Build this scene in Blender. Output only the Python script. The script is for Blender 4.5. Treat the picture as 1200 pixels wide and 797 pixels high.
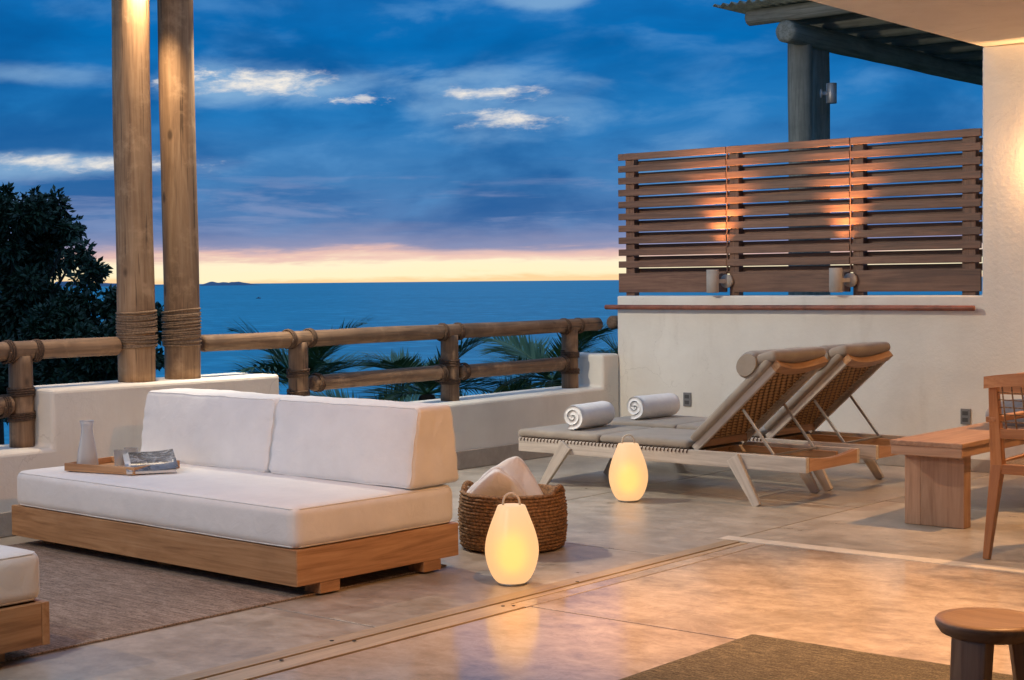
import bpy, bmesh, math, random
from mathutils import Vector, Matrix, noise, Euler
random.seed(7)
R = math.radians
for o in list(bpy.data.objects):
    bpy.data.objects.remove(o)
scene = bpy.context.scene
COL = scene.collection

# ------------------------------------------------------------------ camera
FPX = 1845.0
YAW = R(39.7)
PITCH = math.atan(69.4 / FPX)
ROLL = math.atan(0.0096)
cam_d = bpy.data.cameras.new('camera')
cam_d.sensor_fit = 'HORIZONTAL'
cam_d.sensor_width = 36.0
cam_d.lens = FPX / 1200 * 36
cam_d.clip_start = 0.05
cam_d.clip_end = 300000
cam = bpy.data.objects.new('camera', cam_d)
COL.objects.link(cam)
_f = Vector((-math.sin(YAW) * math.cos(PITCH), math.cos(YAW) * math.cos(PITCH), -math.sin(PITCH)))
_r = Vector((math.cos(YAW), math.sin(YAW), 0))
_u = _r.cross(_f)
_r2 = _r * math.cos(ROLL) - _u * math.sin(ROLL)
_u2 = _u * math.cos(ROLL) + _r * math.sin(ROLL)
m = Matrix((_r2, _u2, -_f)).transposed().to_4x4()
m.translation = Vector((0, 0, 1.3))
cam.matrix_world = m
scene.camera = cam

# ------------------------------------------------------------------ render settings
scene.render.engine = 'CYCLES'
scene.cycles.use_denoising = True
try:
    scene.cycles.denoiser = 'OPENIMAGEDENOISE'
except Exception:
    pass
scene.cycles.max_bounces = 12
scene.cycles.diffuse_bounces = 4
scene.cycles.sample_clamp_indirect = 6
scene.cycles.caustics_reflective = False
scene.cycles.caustics_refractive = False
scene.view_settings.view_transform = 'Standard'
scene.view_settings.look = 'None'
scene.view_settings.exposure = 0.06
scene.view_settings.gamma = 1.0
scene.view_settings.use_curve_mapping = False


def lin(r, g, b):
    def f(c):
        c /= 255.0
        return c / 12.92 if c <= 0.04045 else ((c + 0.055) / 1.055) ** 2.4
    return (f(r), f(g), f(b), 1.0)


# ------------------------------------------------------------------ node helper
class NT:
    def __init__(s, tree):
        s.t = tree
        s.n = tree.nodes
        s.l = tree.links

    def new(s, typ, **kw):
        n = s.n.new(typ)
        for k, v in kw.items():
            setattr(n, k, v)
        return n

    def put(s, sock, v):
        if v is None:
            return
        if hasattr(v, 'is_output'):
            s.l.new(v, sock)
        else:
            if sock.type == 'RGBA' and len(v) == 3:
                v = (*v, 1.0)
            sock.default_value = v

    def math(s, op, a, b=None, c=None, clamp=False):
        n = s.new('ShaderNodeMath', operation=op)
        n.use_clamp = clamp
        s.put(n.inputs[0], a)
        s.put(n.inputs[1], b)
        s.put(n.inputs[2], c)
        return n.outputs[0]

    def vmath(s, op, a, b=None):
        n = s.new('ShaderNodeVectorMath', operation=op)
        s.put(n.inputs[0], a)
        s.put(n.inputs[1], b)
        return n.outputs['Value'] if op in ('DOT_PRODUCT', 'LENGTH', 'DISTANCE') else n.outputs[0]

    def comb(s, x, y, z):
        n = s.new('ShaderNodeCombineXYZ')
        s.put(n.inputs[0], x)
        s.put(n.inputs[1], y)
        s.put(n.inputs[2], z)
        return n.outputs[0]

    def noise(s, vec, scale, detail=4, rough=0.55, dist=0.0):
        n = s.new('ShaderNodeTexNoise')
        s.put(n.inputs['Vector'], vec)
        n.inputs['Scale'].default_value = scale
        n.inputs['Detail'].default_value = detail
        n.inputs['Roughness'].default_value = rough
        n.inputs['Distortion'].default_value = dist
        return n.outputs['Fac']

    def ramp(s, fac, stops, interp='LINEAR'):
        n = s.new('ShaderNodeValToRGB')
        cr = n.color_ramp
        cr.interpolation = interp
        while len(cr.elements) < len(stops):
            cr.elements.new(0.5)
        for e, (p, c) in zip(cr.elements, stops):
            e.position = p
            e.color = c if len(c) == 4 else (*c, 1)
        s.put(n.inputs[0], fac)
        return n.outputs[0]

    def mix(s, fac, a, b, mode='MIX'):
        n = s.new('ShaderNodeMix', data_type='RGBA', blend_type=mode)
        n.clamp_result = False
        s.put(n.inputs[0], fac)
        s.put(n.inputs[6], a)
        s.put(n.inputs[7], b)
        return n.outputs[2]

    def sstep(s, v, lo, hi):
        n = s.new('ShaderNodeMapRange', interpolation_type='SMOOTHSTEP')
        s.put(n.inputs[0], v)
        n.inputs[1].default_value = lo
        n.inputs[2].default_value = hi
        return n.outputs[0]


# ------------------------------------------------------------------ world: cloudy dusk sky
SKY_STRENGTH = 1.0
world = bpy.data.worlds.new('World')
scene.world = world
world.use_nodes = True
T = NT(world.node_tree)
T.n.clear()
dirv = T.new('ShaderNodeTexCoord').outputs['Generated']
a_ = T.vmath('DOT_PRODUCT', dirv, (math.cos(YAW), math.sin(YAW), 0))
b_ = T.vmath('DOT_PRODUCT', dirv, (-math.sin(YAW), math.cos(YAW), 0))
z_ = T.vmath('DOT_PRODUCT', dirv, (0, 0, 1))
az = T.math('ARCTAN2', a_, b_)
hl = T.math('SQRT', T.math('ADD', T.math('MULTIPLY', a_, a_), T.math('MULTIPLY', b_, b_)))
v0 = T.math('ARCTAN2', z_, hl)                       # elevation, radians
tilt = T.math('ADD', v0, T.math('MULTIPLY', az, -0.045))
# horizontally stretched noises
pA = T.comb(T.math('MULTIPLY', az, 1.0), T.math('MULTIPLY', tilt, 2.1), 0.31)
pC = T.comb(T.math('MULTIPLY', az, 1.0), T.math('MULTIPLY', tilt, 3.0), 5.3)
pB = T.comb(T.math('MULTIPLY', az, 1.0), T.math('MULTIPLY', v0, 8.0), 2.7)
nBig = T.noise(pA, 6.0, 6, 0.52, 0.3)
nMid = T.noise(pC, 14.0, 6, 0.55, 0.25)
nLump = T.noise(pC, 38.0, 8, 0.65, 0.15)
nFine = T.noise(pB, 30.0, 6, 0.62, 0.2)
nStreak = T.noise(pB, 9.0, 8, 0.6, 0.3)
vw = T.math('ADD', v0, T.math('MULTIPLY', T.math('SUBTRACT', nStreak, 0.5), 0.020))
vw = T.math('ADD', vw, T.math('MULTIPLY', T.math('SUBTRACT', nFine, 0.5), 0.008))
t_ = T.math('MULTIPLY', vw, 2.0, clamp=True)
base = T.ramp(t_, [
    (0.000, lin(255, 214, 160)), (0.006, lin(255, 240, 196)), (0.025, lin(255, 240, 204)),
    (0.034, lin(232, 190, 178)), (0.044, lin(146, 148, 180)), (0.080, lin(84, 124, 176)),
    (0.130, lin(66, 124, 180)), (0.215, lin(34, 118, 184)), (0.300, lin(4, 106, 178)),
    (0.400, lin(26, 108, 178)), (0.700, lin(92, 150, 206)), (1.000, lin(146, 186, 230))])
# horizon glow belongs to the sunset side only
sunset = T.math('MAXIMUM', T.math('COSINE', T.math('SUBTRACT', az, 0.02)), 0.0)
sunset = T.sstep(sunset, 0.0, 0.9)
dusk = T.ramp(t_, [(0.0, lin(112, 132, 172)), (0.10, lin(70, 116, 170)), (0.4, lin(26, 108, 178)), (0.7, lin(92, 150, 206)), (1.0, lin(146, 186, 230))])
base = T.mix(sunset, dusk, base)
upmask = T.sstep(v0, 0.012, 0.05)
# heavy cloud deck: dark slate bellies, lighter thin parts
dark = T.math('MULTIPLY', T.sstep(nBig, 0.56, 0.36), upmask)
base = T.mix(T.math('MULTIPLY', dark, 0.62), base, lin(6, 78, 142))
dk2 = T.math('MULTIPLY', T.sstep(nMid, 0.50, 0.30), upmask)
base = T.mix(T.math('MULTIPLY', dk2, 0.35), base, lin(10, 84, 150))
light = T.math('MULTIPLY', T.sstep(nMid, 0.48, 0.72), T.math('MULTIPLY', upmask, T.sstep(nBig, 0.36, 0.6)))
base = T.mix(T.math('MULTIPLY', light, 0.50), base, lin(92, 150, 204))
lowc = T.math('MULTIPLY', T.sstep(nStreak, 0.52, 0.70), T.sstep(v0, 0.015, 0.03))
lowc = T.math('MULTIPLY', lowc, T.sstep(v0, 0.09, 0.045))
base = T.mix(T.math('MULTIPLY', lowc, 0.45), base, lin(146, 156, 192))


def gap(px, py, wx, wy, lo, hi, nz, col, k, amp=1.5):
    """a break in the cloud deck letting the bright sky through"""
    global base
    ca = math.atan((px - 600) / FPX)
    cv = (334.9 - 0.0096 * px - py) / FPX
    da = T.math('DIVIDE', T.math('SUBTRACT', az, ca), wx / FPX)
    dv = T.math('DIVIDE', T.math('SUBTRACT', v0, cv), wy / FPX)
    g = T.math('EXPONENT', T.math('MULTIPLY', T.math('ADD', T.math('MULTIPLY', da, da), T.math('MULTIPLY', dv, dv)), -1.0))
    g2 = T.math('ADD', g, T.math('MULTIPLY', T.math('SUBTRACT', nz, 0.5), amp))
    f = T.math('MULTIPLY', T.sstep(g2, lo, hi), T.sstep(g, 0.05, 0.4))
    base = T.mix(T.math('MULTIPLY', f, k), base, col)


WH = lin(250, 240, 226)
PB = lin(136, 176, 212)
gap(310, 106, 210, 32, 0.30, 1.15, nMid, PB, 0.8)
gap(60, 102, 170, 18, 0.35, 1.15, nMid, PB, 0.65)
gap(90, 198, 190, 19, 0.30, 1.15, nMid, PB, 0.8)
gap(590, 126, 170, 48, 0.35, 1.2, nMid, PB, 0.7)
gap(520, 300, 400, 9, 0.4, 1.1, nFine, lin(240, 200, 186), 0.6)
gap(640, 6, 90, 16, 0.5, 1.2, nMid, PB, 0.6)
gap(790, 190, 110, 40, 0.5, 1.2, nMid, PB, 0.4)
gap(300, 103, 130, 22, 0.45, 1.5, nLump, WH, 1.0, 2.6)
gap(240, 98, 60, 10, 0.55, 1.15, nLump, WH, 0.7, 3.0)
gap(420, 116, 60, 11, 0.62, 1.2, nLump, WH, 0.6, 3.0)
gap(575, 113, 66, 12, 0.45, 1.45, nLump, WH, 1.0, 2.4)
gap(596, 142, 70, 16, 0.45, 1.45, nLump, WH, 1.0, 2.4)
gap(90, 197, 170, 11, 0.40, 1.45, nLump, WH, 0.9, 2.4)
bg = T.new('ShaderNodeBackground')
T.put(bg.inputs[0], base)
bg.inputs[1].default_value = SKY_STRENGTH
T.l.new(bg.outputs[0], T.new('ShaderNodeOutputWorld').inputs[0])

# faint afterglow of the sun already at the horizon behind the cloud
sun_d = bpy.data.lights.new('sun', 'SUN')
sun_d.energy = 0.05
sun_d.angle = R(12)
sun_d.color = (1.0, 0.75, 0.5)
sun = bpy.data.objects.new('sun', sun_d)
COL.objects.link(sun)
sun.rotation_euler = (-Vector((-_f.x, -_f.y, -0.05))).to_track_quat('Z', 'Y').to_euler()

WARM = (1.0, 0.52, 0.21)
WARM2 = (1.0, 0.66, 0.36)

# ------------------------------------------------------------------ materials
MATS = {}


def mat_begin(name):
    mt = bpy.data.materials.new(name)
    mt.use_nodes = True
    t = NT(mt.node_tree)
    t.n.clear()
    bsdf = t.new('ShaderNodeBsdfPrincipled')
    out = t.new('ShaderNodeOutputMaterial')
    t.l.new(bsdf.outputs[0], out.inputs[0])
    MATS[name] = mt
    return mt, t, bsdf


def objco(t, scale=(1, 1, 1), rnd=True):
    co = t.new('ShaderNodeTexCoord').outputs['Object']
    if rnd:
        r = t.new('ShaderNodeObjectInfo').outputs['Random']
        off = t.comb(t.math('MULTIPLY', r, 37.0), t.math('MULTIPLY', r, 91.0), t.math('MULTIPLY', r, 53.0))
        co = t.vmath('ADD', co, off)
    return t.vmath('MULTIPLY', co, scale), co


def bump(t, bsdf, h, strength=0.3, dist=0.01):
    b = t.new('ShaderNodeBump')
    b.inputs['Strength'].default_value = strength
    b.inputs['Distance'].default_value = dist
    t.put(b.inputs['Height'], h)
    t.l.new(b.outputs[0], bsdf.inputs['Normal'])


def wood(name, c_dark, c_mid, c_light, rough=0.55, axis='x', freq=1.0, stain=0.35, bump_s=0.25, coat=0.0, knots=False):
    nm = name + '_' + axis
    if nm in MATS:
        return MATS[nm]
    mt, t, bs = mat_begin(nm)
    k = {'x': (0.06, 1, 1), 'y': (1, 0.06, 1), 'z': (1, 1, 0.06)}[axis]
    g, co = objco(t, k)
    n1 = t.noise(g, 28 * freq, 6, 0.6, 1.2)
    n2 = t.noise(g, 110 * freq, 4, 0.6)
    n3 = t.noise(co, 3.2, 4, 0.6)
    f = t.math('ADD', t.math('MULTIPLY', n1, 0.75), t.math('MULTIPLY', n2, 0.25))
    c = t.ramp(f, [(0.30, c_dark), (0.5, c_mid), (0.72, c_light)])
    c = t.mix(t.math('MULTIPLY', t.sstep(n3, 0.45, 0.75), stain), c, c_dark)
    if knots:
        ck = t.noise(t.vmath('MULTIPLY', co, tuple(0.02 if q < 1 else 1.0 for q in k)), 55, 3, 0.5, 0.4)
        c = t.mix(t.math('MULTIPLY', t.sstep(ck, 0.64, 0.68), 0.75), c, tuple(q * 0.3 for q in c_dark) + (1,))
        vo = t.new('ShaderNodeTexVoronoi')
        t.put(vo.inputs['Vector'], t.vmath('MULTIPLY', co, tuple(0.5 if q < 1 else 1.0 for q in k)))
        vo.inputs['Scale'].default_value = 7.0
        kn = t.sstep(vo.outputs['Distance'], 0.16, 0.05)
        c = t.mix(t.math('MULTIPLY', kn, 0.85), c, tuple(q * 0.45 for q in c_dark) + (1,))
        bl = t.noise(co, 7, 5, 0.65)
        c = t.mix(t.math('MULTIPLY', t.sstep(bl, 0.5, 0.7), 0.45), c, tuple(min(1, q * 1.35) for q in c_light) + (1,))
    # individual boards differ a little in tone
    r = t.new('ShaderNodeObjectInfo').outputs['Random']
    c = t.mix(1.0, c, t.comb(*(t.math('ADD', t.math('MULTIPLY', r, 0.30), 0.85) for _ in range(3))), 'MULTIPLY')
    t.put(bs.inputs['Base Color'], c)
    t.put(bs.inputs['Roughness'], t.math('ADD', t.math('MULTIPLY', n1, 0.25), rough - 0.12))
    if coat:
        bs.inputs['Coat Weight'].default_value = coat
        bs.inputs['Coat Roughness'].default_value = 0.25
    bump(t, bs, f, bump_s, 0.004)
    return mt


def teak(ax):
    return wood('teak', (0.24, 0.115, 0.048), (0.46, 0.25, 0.115), (0.60, 0.37, 0.20), 0.5, ax, 0.8)


def pale(ax):
    return wood('bleached_wood', (0.36, 0.31, 0.27), (0.54, 0.48, 0.42), (0.66, 0.60, 0.54), 0.65, ax, 0.9)


def ipe(ax):
    return wood('screen_hardwood', (0.075, 0.035, 0.021), (0.165, 0.083, 0.050), (0.26, 0.14, 0.088), 0.55, ax, 0.9)


def log_m(ax='z'):
    return wood('log_timber', (0.085, 0.047, 0.026), (0.20, 0.118, 0.064), (0.30, 0.19, 0.11), 0.7, ax, 0.9, 0.6, 0.6, 0.0, True)


def post_m(ax='z'):
    return wood('post_timber', (0.15, 0.08, 0.038), (0.31, 0.185, 0.095), (0.44, 0.285, 0.16), 0.7, ax, 0.7, 0.5, 0.55, 0.0, True)


def grey_log(ax='z'):
    return wood('weathered_log', (0.13, 0.135, 0.11), (0.27, 0.27, 0.225), (0.38, 0.38, 0.33), 0.8, ax, 0.9, 0.5, 0.5)


def bench_m(ax):
    return wood('bench_wood', (0.28, 0.15, 0.09), (0.44, 0.26, 0.165), (0.56, 0.36, 0.245), 0.5, ax, 0.7, 0.3)


def chair_m(ax):
    return wood('chair_wood', (0.26, 0.10, 0.035), (0.42, 0.185, 0.07), (0.54, 0.27, 0.12), 0.45, ax, 0.9, 0.3)


def stool_m(ax):
    return wood('stool_wood', (0.22, 0.12, 0.065), (0.38, 0.235, 0.14), (0.50, 0.335, 0.215), 0.4, ax, 0.8, 0.3)


def strip_m(ax):
    return wood('inlay_wood', (0.30, 0.22, 0.13), (0.44, 0.34, 0.22), (0.54, 0.44, 0.31), 0.4, ax, 1.0, 0.25, 0.15)


def plaster():
    mt, t, bs = mat_begin('plaster')
    _, co = objco(t, rnd=False)
    n1 = t.noise(co, 2.2, 6, 0.6)
    n2 = t.noise(co, 34, 6, 0.65)
    n3 = t.noise(t.vmath('MULTIPLY', co, (1, 1, 0.25)), 6.5, 4, 0.6)
    c = t.ramp(n1, [(0.3, (0.70, 0.655, 0.58)), (0.7, (0.80, 0.765, 0.69))])
    c = t.mix(t.math('MULTIPLY', t.sstep(n3, 0.52, 0.8), 0.35), c, (0.58, 0.525, 0.45, 1))
    vo = t.new('ShaderNodeTexVoronoi', feature='DISTANCE_TO_EDGE')
    t.put(vo.inputs['Vector'], t.vmath('ADD', co, t.comb(t.math('MULTIPLY', n1, 0.6), n1, t.math('MULTIPLY', n1, 0.8))))
    vo.inputs['Scale'].default_value = 1.1
    ckm = t.math('MULTIPLY', t.sstep(vo.outputs['Distance'], 0.006, 0.001), t.sstep(t.noise(co, 1.0, 3, 0.5), 0.5, 0.62))
    c = t.mix(t.math('MULTIPLY', ckm, 0.22), c, (0.30, 0.26, 0.21, 1))
    t.put(bs.inputs['Base Color'], c)
    bs.inputs['Roughness'].default_value = 0.9
    h = t.math('ADD', t.math('MULTIPLY', n2, 0.6), t.math('MULTIPLY', n1, 1.4))
    bump(t, bs, h, 0.35, 0.010)
    return mt


def plinth_mat():
    mt, t, bs = mat_begin('plinth_cement')
    _, co = objco(t, rnd=False)
    n1 = t.noise(co, 5, 6, 0.65)
    t.put(bs.inputs['Base Color'], t.ramp(n1, [(0.3, (0.30, 0.255, 0.21)), (0.7, (0.46, 0.40, 0.34))]))
    bs.inputs['Roughness'].default_value = 0.85
    bump(t, bs, t.noise(co, 40, 5, 0.6), 0.4, 0.008)
    return mt


def cement(name, c1, c2, c3, rough, rvar, bs_k):
    mt, t, bs = mat_begin(name)
    _, co = objco(t, rnd=True)
    p = co
    n1 = t.noise(p, 1.3, 8, 0.62, 0.3)
    n2 = t.noise(t.vmath('MULTIPLY', p, (1.0, 1.5, 1.0)), 6.5, 8, 0.70, 0.35)
    n3 = t.noise(p, 30, 6, 0.7)
    f = t.math('ADD', t.math('ADD', t.math('MULTIPLY', n1, 0.42), t.math('MULTIPLY', n2, 0.43)), t.math('MULTIPLY', n3, 0.15))
    c = t.ramp(f, [(0.39, c1), (0.5, c2), (0.61, c3)])
    # veins and trowel marks
    vein = t.math('ABSOLUTE', t.math('SUBTRACT', t.noise(p, 2.6, 7, 0.66, 0.5), 0.5))
    c = t.mix(t.math('MULTIPLY', t.math('MULTIPLY', t.sstep(vein, 0.016, 0.0), t.sstep(n1, 0.45, 0.6)), 0.55), c, c3 + (1,))
    st_ = t.noise(p, 0.85, 7, 0.62, 0.4)
    c = t.mix(t.math('MULTIPLY', t.sstep(st_, 0.55, 0.60), 0.32), c, tuple(q * 0.62 for q in c1) + (1,))
    sc_ = t.noise(t.vmath('MULTIPLY', p, (0.12, 1.0, 1.0)), 26, 5, 0.7)
    c = t.mix(t.math('MULTIPLY', t.sstep(sc_, 0.63, 0.70), 0.22), c, c3 + (1,))
    # small dark flecks
    sp = t.noise(co, 95, 2, 0.5)
    c = t.mix(t.math('MULTIPLY', t.sstep(sp, 0.72, 0.78), 0.45), c, (0.12, 0.10, 0.085, 1))
    t.put(bs.inputs['Base Color'], c)
    t.put(bs.inputs['Roughness'], t.math('ADD', t.math('MULTIPLY', t.math('SUBTRACT', n2, 0.5), rvar), rough, clamp=True))
    bs.inputs['Specular IOR Level'].default_value = 0.5
    bump(t, bs, f, bs_k, 0.004)
    return mt


def fabric(name, c1, c2, weave=900, rough=0.95, sheen=0.25, bs_k=0.15):
    mt, t, bs = mat_begin(name)
    _, co = objco(t, rnd=True)
    n1 = t.noise(co, 6, 5, 0.6)
    w = t.noise(co, weave * 0.5, 2, 0.5)
    c = t.ramp(n1, [(0.3, c1), (0.7, c2)])
    t.put(bs.inputs['Base Color'], c)
    bs.inputs['Roughness'].default_value = rough
    bs.inputs['Sheen Weight'].default_value = sheen
    h = t.math('ADD', t.math('MULTIPLY', w, 0.15), t.math('MULTIPLY', t.noise(co, 14, 4, 0.55, 0.6), 1.0))
    bump(t, bs, h, bs_k, 0.02)
    return mt


def rug_mat(name, c1, c2, c3, rows, axis):
    mt, t, bs = mat_begin(name)
    _, co = objco(t, rnd=False)
    k = (1, 0.10, 1) if axis == 'y' else (0.10, 1, 1)
    g = t.vmath('MULTIPLY', co, k)
    n1 = t.noise(g, rows, 4, 0.7)
    n2 = t.noise(co, 130, 3, 0.75)
    n3 = t.noise(co, 2.5, 4, 0.55)
    f = t.math('ADD', t.math('MULTIPLY', n1, 0.55), t.math('MULTIPLY', n2, 0.45))
    c = t.ramp(f, [(0.40, c1), (0.5, c2), (0.60, c3)])
    c = t.mix(t.math('MULTIPLY', t.sstep(n3, 0.4, 0.7), 0.3), c, c1 + (1,))
    t.put(bs.inputs['Base Color'], c)
    bs.inputs['Roughness'].default_value = 0.95
    wv = t.new('ShaderNodeTexWave', wave_type='BANDS', bands_direction='X' if axis == 'y' else 'Y')
    t.put(wv.inputs['Vector'], co)
    wv.inputs['Scale'].default_value = rows * 0.4
    wv.inputs['Distortion'].default_value = 1.2
    bump(t, bs, t.math('ADD', wv.outputs['Fac'], t.math('MULTIPLY', n2, 0.9)), 0.6, 0.006)
    return mt


def simple(name, col, rough=0.5, metal=0.0, nz=0.0, scale=30.0):
    if name in MATS:
        return MATS[name]
    mt, t, bs = mat_begin(name)
    if nz:
        _, co = objco(t, rnd=True)
        n = t.noise(co, scale, 5, 0.6)
        a = tuple(c * (1 - nz) for c in col)
        b = tuple(min(1, c * (1 + nz)) for c in col)
        t.put(bs.inputs['Base Color'], t.ramp(n, [(0.3, a), (0.7, b)]))
        bump(t, bs, n, 0.25, 0.004)
    else:
        bs.inputs['Base Color'].default_value = (*col, 1)
    bs.inputs['Roughness'].default_value = rough
    bs.inputs['Metallic'].default_value = metal
    return mt


def glass_mat(name, col=(1, 1, 1), rough=0.05):
    mt, t, bs = mat_begin(name)
    bs.inputs['Base Color'].default_value = (*col, 1)
    bs.inputs['Roughness'].default_value = rough
    bs.inputs['Transmission Weight'].default_value = 1.0
    bs.inputs['IOR'].default_value = 1.45
    return mt


def emit_mat(name, col, strength):
    mt, t, bs = mat_begin(name)
    bs.inputs['Base Color'].default_value = (*col, 1)
    bs.inputs['Emission Color'].default_value = (*col, 1)
    bs.inputs['Emission Strength'].default_value = strength
    return mt


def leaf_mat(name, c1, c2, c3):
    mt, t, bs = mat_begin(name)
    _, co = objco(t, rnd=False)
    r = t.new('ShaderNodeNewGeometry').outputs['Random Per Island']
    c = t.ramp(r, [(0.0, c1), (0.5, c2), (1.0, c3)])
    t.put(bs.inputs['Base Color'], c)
    bs.inputs['Roughness'].default_value = 0.5
    bs.inputs['Transmission Weight'].default_value = 0.0
    return mt


plaster()
plinth_mat()
cement('terrace_cement', (0.25, 0.215, 0.175), (0.38, 0.335, 0.28), (0.52, 0.47, 0.405), 0.36, 0.5, 0.12)
cement('polished_cement', (0.25, 0.20, 0.165), (0.40, 0.33, 0.275), (0.54, 0.46, 0.39), 0.15, 0.28, 0.06)
simple('grout', (0.34, 0.30, 0.25), 0.8, 0, 0.25, 20)
fabric('white_canvas', (0.74, 0.74, 0.735), (0.82, 0.82, 0.81), 900, 0.95, 0.25, 0.24)
fabric('white_terry', (0.78, 0.78, 0.78), (0.88, 0.88, 0.88), 240, 1.0, 0.5, 0.35)
fabric('taupe_canvas', (0.27, 0.23, 0.19), (0.35, 0.305, 0.255))
fabric('grey_canvas', (0.24, 0.235, 0.25), (0.31, 0.305, 0.32))
rug_mat('rug_wool', (0.15, 0.112, 0.085), (0.33, 0.255, 0.20), (0.52, 0.42, 0.34), 120, 'x')
rug_mat('rug_jute', (0.035, 0.028, 0.02), (0.105, 0.086, 0.058), (0.22, 0.185, 0.13), 150, 'x')
simple('rope', (0.085, 0.048, 0.028), 0.9, 0, 0.5, 90)
simple('rope_pale', (0.23, 0.15, 0.09), 0.9, 0, 0.5, 90)
simple('seagrass', (0.25, 0.135, 0.058), 0.85, 0, 0.75, 75)
simple('cane', (0.40, 0.235, 0.10), 0.7, 0, 0.4, 60)
mt, t, bs = mat_begin('cane_weave')
_, co = objco(t, rnd=False)
k_ = math.pi / 0.030
sy = t.math('SINE', t.math('MULTIPLY', t.vmath('DOT_PRODUCT', co, (0, 1, 0)), k_))
ss = t.math('SINE', t.math('MULTIPLY', t.vmath('DOT_PRODUCT', co, (math.cos(R(42.5)), 0, math.sin(R(42.5)))), k_))
pr = t.math('ABSOLUTE', t.math('MULTIPLY', sy, ss))
nz = t.noise(co, 70, 4, 0.6)
c = t.ramp(t.math('ADD', pr, t.math('MULTIPLY', t.math('SUBTRACT', nz, 0.5), 0.5)), [(0.05, (0.045, 0.022, 0.008)), (0.35, (0.30, 0.165, 0.065)), (0.9, (0.50, 0.31, 0.14))])
t.put(bs.inputs['Base Color'], c)
bs.inputs['Roughness'].default_value = 0.65
simple('cord', (0.62, 0.55, 0.46), 0.85)
simple('steel', (0.45, 0.42, 0.38), 0.35, 0.9)
simple('lamp_metal', (0.42, 0.41, 0.40), 0.45, 0.6, 0.1, 15)
simple('lamp_dull', (0.34, 0.31, 0.28), 0.7, 0.0, 0.1, 15)
simple('copper_stain', (0.23, 0.075, 0.042), 0.55, 0, 0.4, 12)
simple('outlet_grey', (0.20, 0.20, 0.20), 0.5, 0.2)
simple('outlet_dark', (0.07, 0.07, 0.07), 0.5)
simple('roof_sheet', (0.26, 0.30, 0.27), 0.7, 0, 0.35, 8)
simple('dark_gap', (0.03, 0.025, 0.02), 0.9)
simple('limestone_strip', (0.62, 0.56, 0.48), 0.45, 0, 0.15, 8)
for gname, haze_, tint in (('clear_glass', 0.06, 0.97), ('frosted_glass', 0.30, 0.95)):
    mt, t, bs = mat_begin(gname)
    bs.inputs['Base Color'].default_value = (0.80, 0.82, 0.84, 1)
    bs.inputs['Roughness'].default_value = 0.2
    tr_ = t.new('ShaderNodeBsdfTransparent')
    tr_.inputs[0].default_value = (tint, tint, tint, 1)
    lw = t.new('ShaderNodeFresnel')
    lw.inputs[0].default_value = 1.4
    ms = t.new('ShaderNodeMixShader')
    t.put(ms.inputs[0], t.math('ADD', t.math('MULTIPLY', lw.outputs[0], 0.7), haze_, clamp=True))
    t.l.new(tr_.outputs[0], ms.inputs[1])
    t.l.new(bs.outputs[0], ms.inputs[2])
    t.l.new(ms.outputs[0], t.n['Material Output'].inputs[0])
emit_mat('lamp_lens', (1.0, 0.72, 0.42), 12.0)

# lantern: frosted shell, partly see-through, with a warm bulb inside
mt, t, bs = mat_begin('lantern_shell')
co = t.new('ShaderNodeTexCoord').outputs['Object']
dd = t.vmath('DISTANCE', co, (0.0, 0.0, 0.13))
near = t.sstep(dd, 0.23, 0.10)
bs.inputs['Base Color'].default_value = (0.16, 0.13, 0.10, 1)
bs.inputs['Roughness'].default_value = 0.35
t.put(bs.inputs['Emission Color'], t.mix(near, (1.0, 0.64, 0.35, 1), (1.0, 0.56, 0.24, 1)))
t.put(bs.inputs['Emission Strength'], t.math('ADD', t.math('MULTIPLY', near, 0.05), 0.98))
rf = t.new('ShaderNodeBsdfRefraction')
rf.inputs['Color'].default_value = (1, 0.95, 0.88, 1)
rf.inputs['Roughness'].default_value = 1.0
rf.inputs['IOR'].default_value = 1.5
ms = t.new('ShaderNodeMixShader')
ms.inputs[0].default_value = 0.34
t.l.new(bs.outputs[0], ms.inputs[1])
t.l.new(rf.outputs[0], ms.inputs[2])
t.l.new(ms.outputs[0], t.n['Material Output'].inputs[0])
emit_mat('lantern_bulb', (1.0, 0.42, 0.05), 2.2)

# sea
mt, t, bs = mat_begin('sea_water')
co = t.new('ShaderNodeTexCoord').outputs['Object']
n1 = t.noise(t.vmath('MULTIPLY', co, (1.0, 1.6, 1)), 0.055, 6, 0.6)
n2 = t.noise(co, 0.0022, 6, 0.6)
n3 = t.noise(co, 0.35, 4, 0.6)
c = t.ramp(n2, [(0.3, (0.015, 0.32, 0.47)), (0.7, (0.03, 0.42, 0.58))])
c = t.mix(t.math('MULTIPLY', t.sstep(n1, 0.45, 0.7), 0.7), c, (0.08, 0.62, 0.80, 1))
t.put(bs.inputs['Base Color'], c)
bs.inputs['Roughness'].default_value = 0.6
bs.inputs['Metallic'].default_value = 0.75
bs.inputs['Specular IOR Level'].default_value = 0.05
bump(t, bs, t.math('ADD', n1, t.math('MULTIPLY', n3, 0.25)), 0.9, 2.2)
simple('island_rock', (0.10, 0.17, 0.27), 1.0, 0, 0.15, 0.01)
simple('hill_soil', (0.05, 0.06, 0.03), 1.0, 0, 0.4, 0.3)
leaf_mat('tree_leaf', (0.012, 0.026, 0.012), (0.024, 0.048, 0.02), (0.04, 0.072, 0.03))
leaf_mat('palm_leaf', (0.045, 0.11, 0.045), (0.07, 0.155, 0.065), (0.12, 0.20, 0.085))
simple('tree_bark', (0.035, 0.026, 0.018), 0.95, 0, 0.4, 10)
simple('boat_paint', (0.22, 0.25, 0.30), 0.5)
M = MATS


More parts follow.
